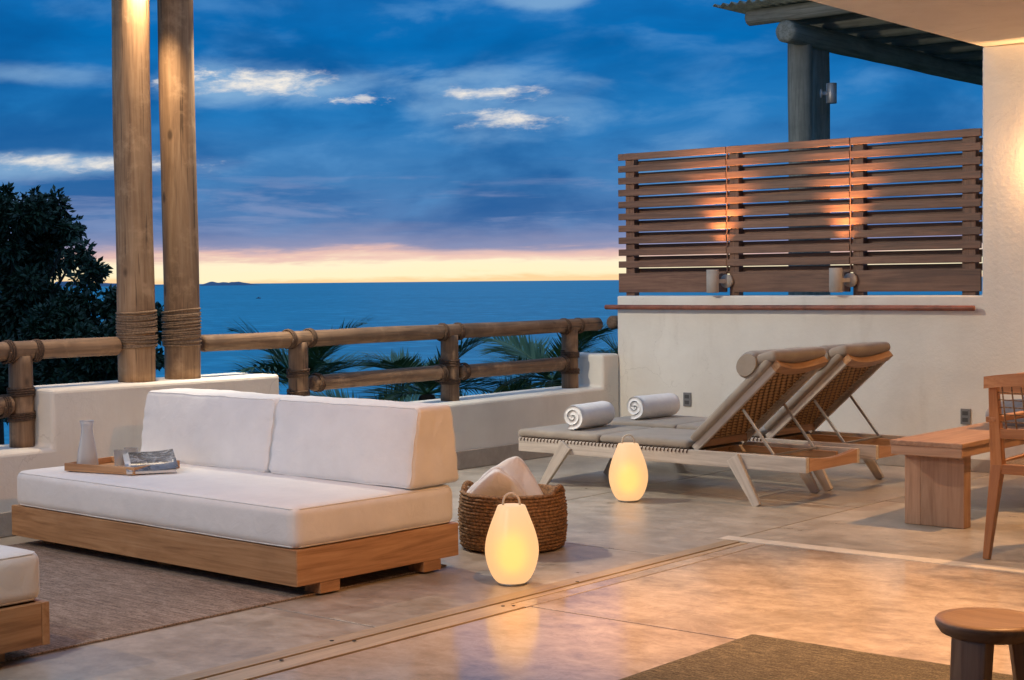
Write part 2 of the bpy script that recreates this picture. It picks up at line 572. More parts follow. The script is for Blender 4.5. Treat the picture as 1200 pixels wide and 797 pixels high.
# ------------------------------------------------------------------ mesh helpers
def link(name, me, mat, parent=None, smooth=False):
    o = bpy.data.objects.new(name, me)
    COL.objects.link(o)
    if mat is not None:
        me.materials.clear()
        me.materials.append(mat)
    if parent is not None:
        o.parent = parent
    if smooth:
        for p in me.polygons:
            p.use_smooth = True
    return o


def from_bm(name, bm, mat, parent=None, smooth=False):
    me = bpy.data.meshes.new(name)
    bmesh.ops.recalc_face_normals(bm, faces=bm.faces[:])
    bm.to_mesh(me)
    bm.free()
    return link(name, me, mat, parent, smooth)


def pyd(name, vs, fs, mat, parent=None, smooth=False):
    me = bpy.data.meshes.new(name)
    me.from_pydata([tuple(v) for v in vs], [], fs)
    me.update()
    return link(name, me, mat, parent, smooth)


def tag(o, label, cat, group=None):
    o['label'] = label
    o['category'] = cat
    if group:
        o['group'] = group
    return o


def sub(o, part):
    """hang a finished piece under a part of the same thing without moving it"""
    o.parent = part
    o.matrix_parent_inverse = part.matrix_basis.inverted()
    return o


def struct(o):
    o['kind'] = 'structure'
    return o


def thing(name, label, cat, loc=(0, 0, 0), rz=0.0, group=None):
    o = bpy.data.objects.new(name, None)
    COL.objects.link(o)
    o.empty_display_size = 0.1
    o.location = loc
    o.rotation_euler = (0, 0, rz)
    return tag(o, label, cat, group)


def copy_tree(o, parent=None):
    c = o.copy()
    COL.objects.link(c)
    c.parent = parent
    for ch in [x for x in bpy.data.objects if x.parent == o]:
        copy_tree(ch, c)
    return c


def box(name, x, y, z, mat, parent=None, bev=0.004, wob=0.0):
    """axis-aligned bevelled box; mat may be a function of the grain axis"""
    bm = bmesh.new()
    bmesh.ops.create_cube(bm, size=1)
    d = (x[1] - x[0], y[1] - y[0], z[1] - z[0])
    for v in bm.verts:
        v.co = Vector((x[0] + (v.co.x + .5) * d[0], y[0] + (v.co.y + .5) * d[1], z[0] + (v.co.z + .5) * d[2]))
    if bev:
        bmesh.ops.bevel(bm, geom=bm.edges[:], offset=min(bev, min(d) * 0.3), segments=2, profile=0.6, affect='EDGES')
    if callable(mat):
        mat = mat('xyz'[d.index(max(d))])
    return from_bm(name, bm, mat, parent)


def beam(name, p0, p1, w, h, mat, parent=None, bev=0.003, w1=None, h1=None, side=None):
    """tapered rectangular bar from p0 to p1, local axis z along the bar"""
    p0, p1 = Vector(p0), Vector(p1)
    d = p1 - p0
    L = d.length
    zx = d.normalized()
    sd = Vector(side) if side else (Vector((0, 1, 0)) if abs(zx.y) < 0.9 else Vector((1, 0, 0)))
    yx = (sd - zx * sd.dot(zx)).normalized()
    xx = yx.cross(zx)
    w1 = w1 or w
    h1 = h1 or h
    bm = bmesh.new()
    bmesh.ops.create_cube(bm, size=1)
    for v in bm.verts:
        k = v.co.z + .5
        v.co = Vector((v.co.x * (w + (w1 - w) * k), v.co.y * (h + (h1 - h) * k), k * L))
    if bev:
        bmesh.ops.bevel(bm, geom=bm.edges[:], offset=min(bev, w * .3, h * .3), segments=2, profile=0.6, affect='EDGES')
    if callable(mat):
        mat = mat('z')
    o = from_bm(name, bm, mat, parent)
    mm = Matrix((xx, yx, zx)).transposed().to_4x4()
    mm.translation = p0
    o.matrix_local = mm
    return o


def tube_mesh(pts, rad, seg=8, cap=True):
    pts = [Vector(p) for p in pts]
    n = len(pts)
    vs, fs = [], []
    prev = None
    for i, p in enumerate(pts):
        tdir = (pts[min(i + 1, n - 1)] - pts[max(i - 1, 0)]).normalized()
        if prev is None:
            ref = Vector((0, 0, 1)) if abs(tdir.z) < 0.9 else Vector((1, 0, 0))
            a = tdir.cross(ref).normalized()
        else:
            a = (prev - tdir * prev.dot(tdir)).normalized()
        prev = a
        b = tdir.cross(a)
        r = rad(i / (n - 1)) if callable(rad) else rad
        for k in range(seg):
            th = 2 * math.pi * k / seg
            vs.append(p + (a * math.cos(th) + b * math.sin(th)) * r)
    for i in range(n - 1):
        for k in range(seg):
            fs.append((i * seg + k, i * seg + (k + 1) % seg, (i + 1) * seg + (k + 1) % seg, (i + 1) * seg + k))
    if cap:
        fs.append(tuple(range(seg))[::-1])
        fs.append(tuple((n - 1) * seg + k for k in range(seg)))
    return vs, fs


def tube(name, pts, rad, mat, parent=None, seg=8, cap=True):
    vs, fs = tube_mesh(pts, rad, seg, cap)
    o = pyd(name, vs, fs, mat, parent)
    for p in o.data.polygons:
        p.use_smooth = len(p.vertices) == 4
    return o


def log(name, p0, p1, r, mat, parent=None, seg=20, rough=0.035, seed=0, r1=None, round_end=True):
    """a round, slightly crooked log; local z along the log so the grain follows it"""
    p0, p1 = Vector(p0), Vector(p1)
    d = p1 - p0
    L = d.length
    zx = d.normalized()
    ref = Vector((0, 0, 1)) if abs(zx.z) < 0.9 else Vector((1, 0, 0))
    xx = ref.cross(zx).normalized()
    yx = zx.cross(xx)
    r1 = r1 or r
    n = max(10, int(L / 0.07))
    ts = [i / n for i in range(n + 1)]
    rings = []
    if round_end:
        e = r * 0.35 / L
        rings += [(0.0, 0.55), (e * 0.25, 0.82), (e * 0.7, 0.96)]
        rings += [(e + (1 - 2 * e) * q, 1.0) for q in ts]
        rings += [(1 - e * 0.7, 0.96), (1 - e * 0.25, 0.82), (1.0, 0.55)]
    else:
        rings = [(q, 1.0) for q in ts]
    vs, fs = [], []
    for q, k in rings:
        z = q * L
        rr = (r + (r1 - r) * q) * k
        cx = r * 0.10 * noise.noise(Vector((seed * 7.1, z * 0.9, 1.5)))
        cy = r * 0.10 * noise.noise(Vector((seed * 7.1, z * 0.9, 9.5)))
        for s in range(seg):
            th = 2 * math.pi * s / seg
            x, y = math.cos(th), math.sin(th)
            w = 1 + rough * noise.noise(Vector((x * 1.6 + seed * 3.3, y * 1.6, z * 1.8))) + rough * .5 * noise.noise(Vector((x * 5 + seed, y * 5, z * 2.5)))
            vs.append((cx + x * rr * w, cy + y * rr * w, z))
    nr = len(rings)
    for i in range(nr - 1):
        for s in range(seg):
            fs.append((i * seg + s, i * seg + (s + 1) % seg, (i + 1) * seg + (s + 1) % seg, (i + 1) * seg + s))
    fs.append(tuple(range(seg))[::-1])
    fs.append(tuple((nr - 1) * seg + k for k in range(seg)))
    o = pyd(name, vs, fs, mat, parent)
    for p in o.data.polygons:
        p.use_smooth = len(p.vertices) == 4
    mm = Matrix((xx, yx, zx)).transposed().to_4x4()
    mm.translation = p0
    o.matrix_local = mm
    return o


def lashing(name, c, axis, r, width, turns, mat, parent=None, rr=0.006, seed=0):
    """rope wound round a log: one helix with slightly uneven turns"""
    c, axis = Vector(c), Vector(axis).normalized()
    ref = Vector((0, 0, 1)) if abs(axis.z) < 0.9 else Vector((1, 0, 0))
    a = axis.cross(ref).normalized()
    b = axis.cross(a)
    rnd = random.Random(seed)
    n = int(turns * 18)
    pts = []
    for i in range(n + 1):
        th = 2 * math.pi * i / 18
        q = i / n
        jit = width * 0.09 * noise.noise(Vector((q * turns * 1.7, seed, 3.1)))
        z = (q - 0.5) * width + jit + 0.35 * width / turns * math.sin(th + seed)
        rad = r + rr * (0.9 + 0.6 * noise.noise(Vector((q * turns * 2.3, seed, 7.7))))
        pts.append(c + (a * math.cos(th) + b * math.sin(th)) * rad + axis * z)
    return tube(name, pts, rr, mat, parent, 5)


def lathe(name, prof, mat, parent=None, seg=40, loc=(0, 0, 0), close=True):
    vs, fs = [], []
    for r, z in prof:
        for s in range(seg):
            th = 2 * math.pi * s / seg
            vs.append((loc[0] + r * math.cos(th), loc[1] + r * math.sin(th), loc[2] + z))
    for i in range(len(prof) - 1):
        for s in range(seg):
            fs.append((i * seg + s, i * seg + (s + 1) % seg, (i + 1) * seg + (s + 1) % seg, (i + 1) * seg + s))
    if close:
        fs.append(tuple(range(seg))[::-1])
        fs.append(tuple((len(prof) - 1) * seg + k for k in range(seg)))
    o = pyd(name, vs, fs, mat, parent)
    for p in o.data.polygons:
        p.use_smooth = len(p.vertices) == 4
    return o


def rbox_bm(d, r, n):
    """rounded box centred on the origin, gridded so it can be bulged and wrinkled"""
    bm = bmesh.new()
    bmesh.ops.create_cube(bm, size=2)
    bmesh.ops.subdivide_edges(bm, edges=bm.edges[:], cuts=n, use_grid_fill=True)
    inner = [max(d[i] / 2 - r, 0.0) for i in range(3)]
    for v in bm.verts:
        p = Vector((0, 0, 0))
        for i in range(3):
            u = v.co[i]
            # cluster the grid towards the edges
            u = math.copysign(1 - (1 - abs(u)) ** 1.5, u) if abs(u) < 1 else u
            p[i] = u * d[i] / 2
        q = Vector([max(-inner[i], min(inner[i], p[i])) for i in range(3)])
        dv = p - q
        if dv.length > 1e-7:
            p = q + dv.normalized() * r
        v.co = p
    return bm


def cushion(name, c, d, r, mat, parent=None, n=16, bulge=(0.0, 0.0, 0.02), wr=0.004, seed=0, post=None, rot=None, gather=0.0, piping=None):
    bm = rbox_bm(d, r, n)

    def disp(co):
        u = [co[i] / (d[i] / 2) for i in range(3)]
        e = [max(0.0, 1 - min(1, abs(q)) ** 2.5) for q in u]
        off = Vector((u[0] * bulge[0] * e[1] * e[2], u[1] * bulge[1] * e[0] * e[2], u[2] * bulge[2] * e[0] * e[1]))
        w = noise.noise(Vector((co.x * 5 + seed * 9, co.y * 5, co.z * 5))) + 0.6 * noise.noise(Vector((co.x * 13, co.y * 13 + seed * 5, co.z * 13)))
        out = co + off + co.normalized() * wr * w
        if gather:
            for ax in (0, 2):
                o_ = 2 - ax
                ee = math.exp(-(1 - min(1, abs(u[ax]))) / 0.10)
                out.y += -gather * ee * math.sin(out[o_] * 70 + 5 * noise.noise(Vector((out[o_] * 6, seed, u[ax])))) * (1 if u[1] < 0 else -1) * (0.5 + abs(noise.noise(Vector((out[o_] * 9, seed * 2.0, 1)))))
        return post(out) if post else out
    for v in bm.verts:
        v.co = disp(v.co)
    mm = Matrix.Translation(Vector(c))
    if rot is not None:
        mm = mm @ rot.to_matrix().to_4x4()
    bmesh.ops.transform(bm, matrix=mm, verts=bm.verts)
    ob = from_bm(name, bm, mat, parent, True)
    for ax, sg in (piping or ()):
        i0, i1 = [q for q in range(3) if q != ax]
        k = r * 0.2929
        a, b = d[i0] / 2 - k, d[i1] / 2 - k
        pts = []
        rr = r * 0.7071

        def seg_(p, q, m):
            return [(p[0] + (q[0] - p[0]) * i / m, p[1] + (q[1] - p[1]) * i / m) for i in range(m)]
        path = []
        cs = [(a - rr, b), (-(a - rr), b), (-a, b - rr), (-a, -(b - rr)), (-(a - rr), -b), (a - rr, -b), (a, -(b - rr)), (a, b - rr)]
        for q in range(8):
            path += seg_(cs[q], cs[(q + 1) % 8], 40 if q % 2 == 0 else 3)
        path.append(path[0])
        for x, y in path:
            p = Vector((0, 0, 0))
            p[ax] = sg * (d[ax] / 2 - k)
            p[i0], p[i1] = x, y
            q = disp(p)
            ctr = Vector((0, 0, 0))
            ctr[i0], ctr[i1] = x * 0.9, y * 0.9
            pts.append(mm @ (q + (q - ctr).normalized() * 0.0008))
        tube('piping', pts, 0.0034, mat, ob, 6)
    return ob


def extrude_poly(name, poly, axis, lo, hi, mat, parent=None, bev=0.02, segs=3):
    """polygon in the plane across 'axis', extruded from lo to hi, edges rounded"""
    bm = bmesh.new()

    def P(a, b, w):
        return (w, a, b) if axis == 'x' else (a, w, b)
    v0 = [bm.verts.new(P(a, b, lo)) for a, b in poly]
    v1 = [bm.verts.new(P(a, b, hi)) for a, b in poly]
    n = len(poly)
    bm.faces.new(v0)
    bm.faces.new(v1)
    for i in range(n):
        bm.faces.new((v0[i], v0[(i + 1) % n], v1[(i + 1) % n], v1[i]))
    bmesh.ops.recalc_face_normals(bm, faces=bm.faces[:])
    if bev:
        bmesh.ops.bevel(bm, geom=bm.edges[:], offset=bev, segments=segs, profile=0.5, affect='EDGES')
    return from_bm(name, bm, mat, parent)


def lamp(name, typ, loc, energy, color, parent=None, radius=0.03, to=None, size=None, blend=1.0):
    ld = bpy.data.lights.new(name, typ)
    ld.energy = energy
    ld.color = color
    ld.shadow_soft_size = radius
    if typ == 'SPOT':
        ld.spot_size = R(size)
        ld.spot_blend = blend
    o = bpy.data.objects.new(name, ld)
    COL.objects.link(o)
    if parent:
        o.parent = parent
    o.location = loc
    if to is not None:
        o.rotation_euler = (Vector(to) - Vector(loc)).to_track_quat('-Z', 'Y').to_euler()
    return o


def at_px(x, y, depth):
    """place a distant thing by its bearing from the viewpoint and its true distance"""
    return Vector((0, 0, 1.3)) + (_f + _r2 * ((x - 600) / FPX) - _u2 * ((y - 398.5) / FPX)) * depth


# ================================================================== SETTING
YW = 10.0           # face of the end wall
ZS = 2.807            # underside of the roof
XE = -4.26           # roof edge
SEA = -25.0

# sea, hillside, islands
vs = [(-120000, -120000, SEA), (120000, -120000, SEA), (120000, 120000, SEA), (-120000, 120000, SEA)]
struct(pyd('sea', vs, [(0, 1, 2, 3)], M['sea_water']))

vs, fs = [], []
nx, ny = 40, 40
for i in range(nx + 1):
    for j in range(ny + 1):
        q = i / nx
        x = 25 - q * 105
        y = -70 + j * 4.0
        z = -2.6 - max(0.0, (-7.9 - x)) * 0.42 + 0.8 * noise.noise(Vector((x * .09, y * .09, 0)))
        vs.append((x, y, min(z, -2.2)))
for i in range(nx):
    for j in range(ny):
        a = i * (ny + 1) + j
        fs.append((a, a + 1, a + ny + 2, a + ny + 1))
struct(pyd('hillside', vs, fs, M['hill_soil'], None, True))


def island(x0, x1, hpx, dist, seed):
    vs, fs = [], []
    n, w = 60, 8
    A, B = at_px(x0, 331, dist), at_px(x1, 331, dist)
    fw = Vector((_f.x, _f.y, 0)).normalized()
    for i in range(n + 1):
        q = i / n
        env = min(1, q * 5) * min(1, (1 - q) * 3) if x0 > 220 else (1 - q) ** 0.8
        for j in range(w + 1):
            s = j / w
            h = hpx / FPX * dist * env * math.sin(math.pi * s) * (0.75 + 0.5 * noise.noise(Vector((q * 7 + seed, s * 2, 0))))
            p = A.lerp(B, q) + fw * ((s - .5) * 900)
            vs.append((p.x, p.y, SEA - 0.5 + max(0, h)))
    for i in range(n):
        for j in range(w):
            a = i * (w + 1) + j
            fs.append((a, a + 1, a + w + 2, a + w + 1))
    struct(pyd('island', vs, fs, M['island_rock'], None, True))


island(232, 306, 5.0, 21000, 1)
island(70, 196, 8.0, 23000, 5)

# ------------------------------------------------------------------ floor
floor = struct(box('floor', (-7.6, 2.6), (-2.6, YW + .3), (-0.4, -0.010), M['grout'], None, 0))


def slabs(x0, x1, y0, y1, nx, ny, mat, grp, gapw=0.004):
    dx, dy = (x1 - x0) / nx, (y1 - y0) / ny
    for i in range(nx):
        for j in range(ny):
            x, y = x0 + i * dx, y0 + j * dy
            b = box('slab', (-dx / 2 + gapw, dx / 2 - gapw), (-dy / 2 + gapw, dy / 2 - gapw), (-0.009, 0.0), mat, floor, 0.003)
            b.location = (x + dx / 2, y + dy / 2, random.uniform(-0.0012, 0.0))


TX0, TX1, SY0, SY1 = -4.165, -3.945, 6.685, 6.79
slabs(-7.2, TX0, -1.6, 10.0, 2, 6, M['terrace_cement'], 'out')
slabs(TX0, 2.5, SY1, YW, 3, 2, M['terrace_cement'], 'out')
slabs(TX1, 2.5, -2.5, SY0, 3, 5, M['polished_cement'], 'in')
slabs(TX0, TX1, -2.5, -1.6, 1, 1, M['polished_cement'], 'in')
# timber door track let into the floor, pale stone threshold
box('track_strip', (TX0 + .004, TX0 + .082), (-1.59, SY0 - .02), (-0.009, 0.003), strip_m, floor, 0.002)
box('track_strip', (TX0 + .136, TX1 - .004), (-1.59, 4.82), (-0.009, 0.003), strip_m, floor, 0.002)
box('track_strip', (TX0 + .090, TX0 + .128), (-1.59, SY0 - .02), (-0.009, -0.0005), strip_m, floor, 0.002)
box('track_slab', (TX0 + .136, TX1 - .004), (4.83, SY0), (-0.009, -0.0004), M['polished_cement'], floor, 0.002)
box('threshold', (TX0 - .06, 2.5), (SY0 + .004, SY1 - .004), (-0.009, 0.002), M['limestone_strip'], floor, 0.002)
simple('drain_dark', (0.02, 0.018, 0.015), 0.7)
for (x, y) in ((-4.125, 3.93), (-4.06, 3.98), (-4.02, 4.77), (-4.05, 3.62), (-4.09, 5.35), (-3.99, 4.80)):
    lathe('screw_hole', [(0.008, 0.0031), (0.008, 0.0045), (0.004, 0.005)], M['drain_dark'], floor, 10, (x, y, 0))

# ------------------------------------------------------------------ parapet, end wall, roof, room walls
par = thing('parapet_wall', 'cream plastered parapet wall along the terrace edge carrying the log railings', 'parapet', (-7.4, 0, 0))
poly = [(-2.6, -2.6), (-2.6, .43), (4.86, .435), (4.86, .745), (6.47, .745), (6.47, .45), (9.78, .470), (9.78, .725), (YW - .003, .725), (YW - .003, -2.6)]
extrude_poly('wall_body', poly, 'x', -0.22, 0.19, M['plaster'], par, 0.022, 3)
box('plinth', (0.185, 0.205), (-2.5, YW - .004), (0.001, 0.128), M['plinth_cement'], par, 0.004)

wal = thing('end_wall', 'tall off-white plastered end wall stepping down to carry the slatted screen', 'wall', (XE, YW, 0))
poly = [(-2.971, -2.6), (-2.971, 1.174), (0.0, 1.174), (0.0, ZS - .001), (6.75, ZS - .001), (6.75, -2.6)]
extrude_poly('wall_body', poly, 'y', 0.0, 0.32, M['plaster'], wal, 0.012, 3)
box('plinth', (-2.93, 6.7), (-0.008, 0.01), (0.001, 0.085), M['plinth_cement'], wal, 0.003)

roof = thing('roof_slab', 'warm-lit cream roof overhang at the upper right corner', 'roof', (XE, 0, ZS))
extrude_poly('soffit', [(-2.6, 0), (-2.6, .3), (YW + .32, .3), (YW + .32, 0)], 'x', 0, 7.2, M['plaster'], roof, 0.01, 2)

rw = tag(extrude_poly('room_wall', [(-2.6, 0.0), (-2.6, ZS - .002), (YW - .002, ZS - .002), (YW - .002, 0.0)], 'x', 2.5, 2.75, M['plaster'], None, 0.01), 'cream plastered inner wall of the covered room', 'wall')
rw2 = tag(extrude_poly('room_wall', [(-2.0, 0.0), (-2.0, ZS - .002), (2.498, ZS - .002), (2.498, 0.0)], 'y', -2.6, -2.35, M['plaster'], None, 0.01), 'cream plastered rear wall of the covered room', 'wall')

# ------------------------------------------------------------------ timber posts with rope, sconces and beam


def post(y, r, label, top, seed):
    o = thing('timber_post', label, 'post', (-7.4, y, 0.745), 0, 'paired timber posts on the parapet')
    sh_ = log('shaft', (0, 0, -0.003), (0.0, 0, top), r, post_m(), o, 28, 0.03, seed, r * .985, False)
    sub(lashing('rope_binding', (0, 0, 0.295), (0, 0, 1), r, 0.205, 17, M['rope_pale'], o, 0.0062, seed), sh_)
    return o


post(5.555, 0.106, 'left of the two round timber posts, bright lamplight at its top', 2.75, 1)
post(5.875, 0.104, 'right of the two round timber posts, nearer the long railing', 2.75, 2)
bt = tag(log('roof_beam', (-7.7, 5.715, 3.60), (-4.0, 5.715, 3.60), 0.11, post_m(), None, 20, 0.03, 3), 'round log beam resting across the two timber posts', 'beam')
bt2 = tag(log('purlin', (-4.1, 4.9, 3.28), (-4.1, 6.5, 3.28), 0.13, post_m(), None, 20, 0.03, 4), 'short log on the roof edge carrying the beam', 'beam')

K_POST, K_POST2 = 170.0, 200.0


def sconce(loc, label, energy, lit=True, down_only=True, rz=0.0, col=WARM2, to=(0, 0, -5), size=168):
    o = thing('wall_sconce', label, 'lamp', loc, rz)
    lathe('lamp_body', [(0.045, -0.09), (0.047, -0.088), (0.047, 0.088), (0.045, 0.09)], M['lamp_metal'], o, 24)
    beam('bracket', (-0.09, 0, 0), (-0.04, 0, 0), 0.03, 0.03, M['lamp_metal'], o)
    lathe('back_plate', [(0.001, -0.005), (0.04, -0.005), (0.04, 0.005), (0.001, 0.005)], M['lamp_metal'], o, 20, (0, 0, 0)).matrix_local = Matrix.Translation((-0.092, 0, 0)) @ Matrix.Rotation(R(90), 4, 'Y')
    if lit:
        lathe('lens', [(0.038, -0.0935), (0.038, -0.0915)], M['lamp_lens'], o, 20)
        lamp('bulb_light', 'SPOT', (0.0, 0, -0.11), energy, col, o, 0.035, to, size, 0.7)
    return o


sconce((-7.205, 5.52, 3.30), 'lit cylinder sconce high on the left timber post facing the sofa', K_POST, True, rz=0.0, to=(-0.05, 0.02, -1.0), size=64, col=(1.0, 0.74, 0.46))
sconce((-7.285, 6.035, 3.10), 'lit cylinder sconce high on the right timber post facing the loungers', 420, True, rz=R(55), to=(1.4, 0.0, -1.2), size=150, col=(1.0, 0.87, 0.67))
# the next pair of posts along the parapet, just outside the picture
post(1.35, 0.106, 'timber post further along the parapet towards the viewer', 2.75, 5)
post(1.67, 0.104, 'timber post beside the lamp further along the parapet', 2.75, 6)
sconce((-7.27, 1.50, 3.12), 'lit cylinder sconce on the posts nearest the viewer', K_POST2, True, to=(1.2, 0.6, -1.6))

# recessed ceiling lamps in the soffit, with two added fill lamps among them


def downlight(x, y, energy, label, size=95, to=(0, 0, -3), col=WARM, blend=0.8):
    o = thing('ceiling_downlight', label, 'lamp', (x, y, ZS))
    lathe('trim_ring', [(0.040, -0.001), (0.058, -0.001), (0.058, -0.006), (0.040, -0.008)], M['lamp_metal'], o, 24, close=False)
    lathe('lens', [(0.039, -0.003), (0.039, -0.0015)], M['lamp_lens'], o, 20)
    lamp('bulb_light', 'SPOT', (0, 0, -0.02), energy, col, o, 0.04, to, size, blend)
    return o


downlight(-2.9, 5.4, 620, 'ceiling downlight over the jute rug corner', 62)
downlight(-2.6, 4.2, 190, 'ceiling downlight facing the end of the sofa', 74, (-1.0, 0.30, -1.25), (1.0, 0.42, 0.12))
downlight(-2.6, 8.0, 300, 'ceiling downlight over the dining table', 110, (0, 0.1, -1))
downlight(-3.95, 0.9, 170, 'added neutral fill lamp at the roof edge facing the sofa', 110, (-0.75, 1.9, -0.95), (1.0, 0.97, 0.93))  # unseen fill lamp, added to whiten the fronts of the back cushions

downlight(-1.35, 4.5, 300, 'added warm fill lamp over the round stool', 85)  # unseen lamp added to brighten the stool and the rug around it

ws = thing('wall_lamp', 'warm box wall lamp on the tall end wall', 'lamp', (-3.70, YW, 2.03))
box('back_plate', (-0.05, 0.05), (-0.012, 0), (-0.08, 0.08), M['lamp_metal'], ws, 0.003)
box('shade', (-0.06, 0.06), (-0.075, -0.055), (-0.11, 0.11), M['lamp_metal'], ws, 0.003)
lamp('bulb_light', 'POINT', (0, -0.035, 0), 56.0, WARM, ws, 0.012)

# ------------------------------------------------------------------ log railings
def railing(name, label, x, posts, top, lows, seed):
    o = thing(name, label, 'railing', (x, posts[0][0], 0.44))
    oy, oz = posts[0][0], 0.44
    r = 0.052
    tr_ = log('top_rail', (0, top[0] - oy, 0.945 - oz), (0, top[1] - oy, 0.952 - oz), r, log_m(), o, 20, 0.06, seed)
    for i, (y, zb) in enumerate(posts):
        rp = log('railing_post', (-0.01, y - oy, zb - oz - .003), (-0.01, y - oy, 0.925 - oz), 0.066, log_m(), o, 20, 0.06, seed + 3 + i, 0.062, False)
        for k, dy in enumerate((-0.085, 0.085)):
            sub(lashing('rope_lashing', (0, y + dy - oy, 0.947 - oz), (0, 1, 0), r, 0.04, 3.5, M['rope'], o, 0.006, seed + i * 3 + k), tr_)
        for zz in (0.60, 0.73):
            sub(lashing('rope_lashing', (-0.01, y - oy, zz - oz), (0, 0, 1), 0.064, 0.05, 4.5, M['rope'], o, 0.006, seed + i * 5 + int(zz * 10)), rp)
    for i, (a, b) in enumerate(lows):
        lr = log('lower_rail', (0.0, a - oy, 0.655 - oz), (0.0, b - oy, 0.665 - oz), 0.051, log_m(), o, 20, 0.06, seed + 11 + i)
        for yy in (a + .055, b - .055):
            sub(lashing('rope_lashing', (0, yy - oy, 0.66 - oz), (0, 1, 0), 0.051, 0.04, 3.5, M['rope'], o, 0.006, seed + i), lr)
    return o


railing('log_railing', 'long log railing with two rails lashed by rope, right of the posts', -7.40,
        [(6.80, .45), (8.235, .455), (9.625, .462)], (6.02, 9.985), [(6.90, 8.17), (8.31, 9.57)], 20)
railing('log_railing', 'short log railing at the left edge beside the dark tree', -7.40,
        [(4.80, .433), (3.35, .43), (2.1, .43)], (1.9, 5.425), [(3.42, 4.735), (2.2, 3.28)], 40)
nb = tag(log('log_rail', (-7.60, 10.42, .955), (-7.60, 13.0, .955), 0.055, log_m(), None, 18, 0.05, 61), 'log rail end of the next terrace showing beside the end wall', 'railing')

# ------------------------------------------------------------------ slatted screen
sc_ = thing('slat_screen', 'brown hardwood slatted privacy screen standing on the end wall', 'screen', (-7.27, YW + .10, 1.174))
XS = [0.0, 0.997, 2.012, 2.975]
ztop, pitch, sh = 1.109, 0.0932, 0.051
for p in range(3):
    a, b = XS[p] + .006, XS[p + 1] - .006
    if p == 2:
        b += 0.002
    pf = box('panel_frame', (a + (.055 if p == 0 else .006), a + (.135 if p == 0 else .085)), (-0.0065, 0.0585), (0.0, ztop + .004), ipe, sc_, 0.003)
    for k in range(10):
        z1 = ztop - k * pitch
        box('slat', (a, b), (-0.03, -0.008), (z1 - sh, z1), ipe, pf, 0.003)
        zb = z1 - sh - 0.005
        a2 = a + .128 if p == 0 else a + .03
        box('back_slat', (a2, b - .004), (0.060, 0.080), (zb - 0.05, zb), ipe, pf, 0.003)
    box('bottom_board', (a + (0.0 if p == 0 else 0.045), b), (-0.03, -0.008), (0.026, 0.176), ipe, pf, 0.003)
    if p == 2:
        box('stile', (b - .14, b - .045), (-0.0065, 0.0585), (0.0, ztop + .004), ipe, pf, 0.003)
for x in XS[1:3]:
    box('joint_batten', (x - .004, x + .004), (-0.024, -0.0065), (0.18, ztop - .002), ipe, sc_, 0.001)


def uplight(x, label):
    o = thing('up_light', label, 'lamp', (x, YW - .045, 1.197), 0, 'cylinder up-lights below the slatted screen')
    lb = lathe('lamp_body', [(0.044, 0), (0.046, 0.002), (0.046, 0.17), (0.043, 0.172), (0.040, 0.150), (0.002, 0.150)], M['lamp_dull'], o, 28)
    lathe('lens', [(0.036, 0.152), (0.036, 0.156)], M['lamp_lens'], lb, 20)
    arm = lathe('mounting_disc', [(0.001, -0.012), (0.05, -0.012), (0.05, 0.012), (0.001, 0.012)], M['lamp_dull'], o, 24)
    arm.matrix_local = Matrix.Translation((0.062, 0.098, 0.085)) @ Matrix.Rotation(R(90), 4, 'X')
    beam('bracket', (0.025, 0.03, 0.085), (0.055, 0.09, 0.085), 0.03, 0.03, M['lamp_dull'], o)
    lamp('bulb_light', 'SPOT', (0.012, 0.01, 0.175), 430.0, (1.0, 0.46, 0.17), o, 0.04, (0.035, -0.19, 1.175), 76, 1.0)
    return o


uplight(XS[1] - 7.27 - .05, 'lit cylinder up-light at the screen joint nearer the sea')
uplight(XS[2] - 7.27 - .05, 'lit cylinder up-light at the screen joint nearer the tall wall')

rod = thing('wall_rod', 'red-brown horizontal pole fixed along the end wall under the screen', 'pole', (-7.305, YW - .055, 1.086))
log('pole', (0, 0, 0), (3.02, 0, 0.004), 0.019, M['copper_stain'], rod, 14, 0.04, 71)
for x in (0.25, 1.5, 2.8):
    beam('bracket', (x, 0.015, 0), (x, 0.054, 0), 0.015, 0.015, M['lamp_metal'], rod)


def outlet(x, z, label):
    o = thing('power_outlet', label, 'outlet', (x, YW, z))
    box('plate', (-0.034, 0.034), (-0.012, 0.0), (-0.052, 0.052), M['outlet_grey'], o, 0.003)
    for dz in (-0.022, 0.022):
        box('socket', (-0.02, 0.02), (-0.0145, -0.0118), (dz - .014, dz + .014), M['outlet_dark'], o, 0.001)


outlet(-6.578, 0.39, 'grey wall outlet above the rolled towel of the far lounger')
outlet(-4.369, 0.366, 'grey wall outlet above the wooden bench')

# ------------------------------------------------------------------ neighbouring pergola
pg = thing('pergola', 'dark log pergola with corrugated roof beyond the slatted screen', 'pergola', (-7.05, 12.55, -2.5))
G = Vector((-7.05, 12.55, -2.5))


def L(x, y, z):
    return Vector((x, y, z)) - G


log('pergola_post', L(-7.05, 12.56, -2.5), L(-7.05, 12.56, 3.40), 0.108, grey_log(), pg, 24, 0.03, 81, None, False)
log('pergola_post', L(-7.08, 12.96, -2.5), L(-7.08, 12.96, 3.40), 0.100, grey_log(), pg, 24, 0.03, 82, None, False)
log('pergola_beam', L(-7.00, 12.18, 3.46), L(-7.00, 19.5, 3.46), 0.098, grey_log(), pg, 22, 0.05, 83)
for i in range(9):
    y = 12.28 + i * 0.72
    log('rafter', L(-7.42 + (i % 3) * .05, y, 3.625), L(-2.5, y, 3.625), 0.070, grey_log(), pg, 16, 0.05, 85 + i)
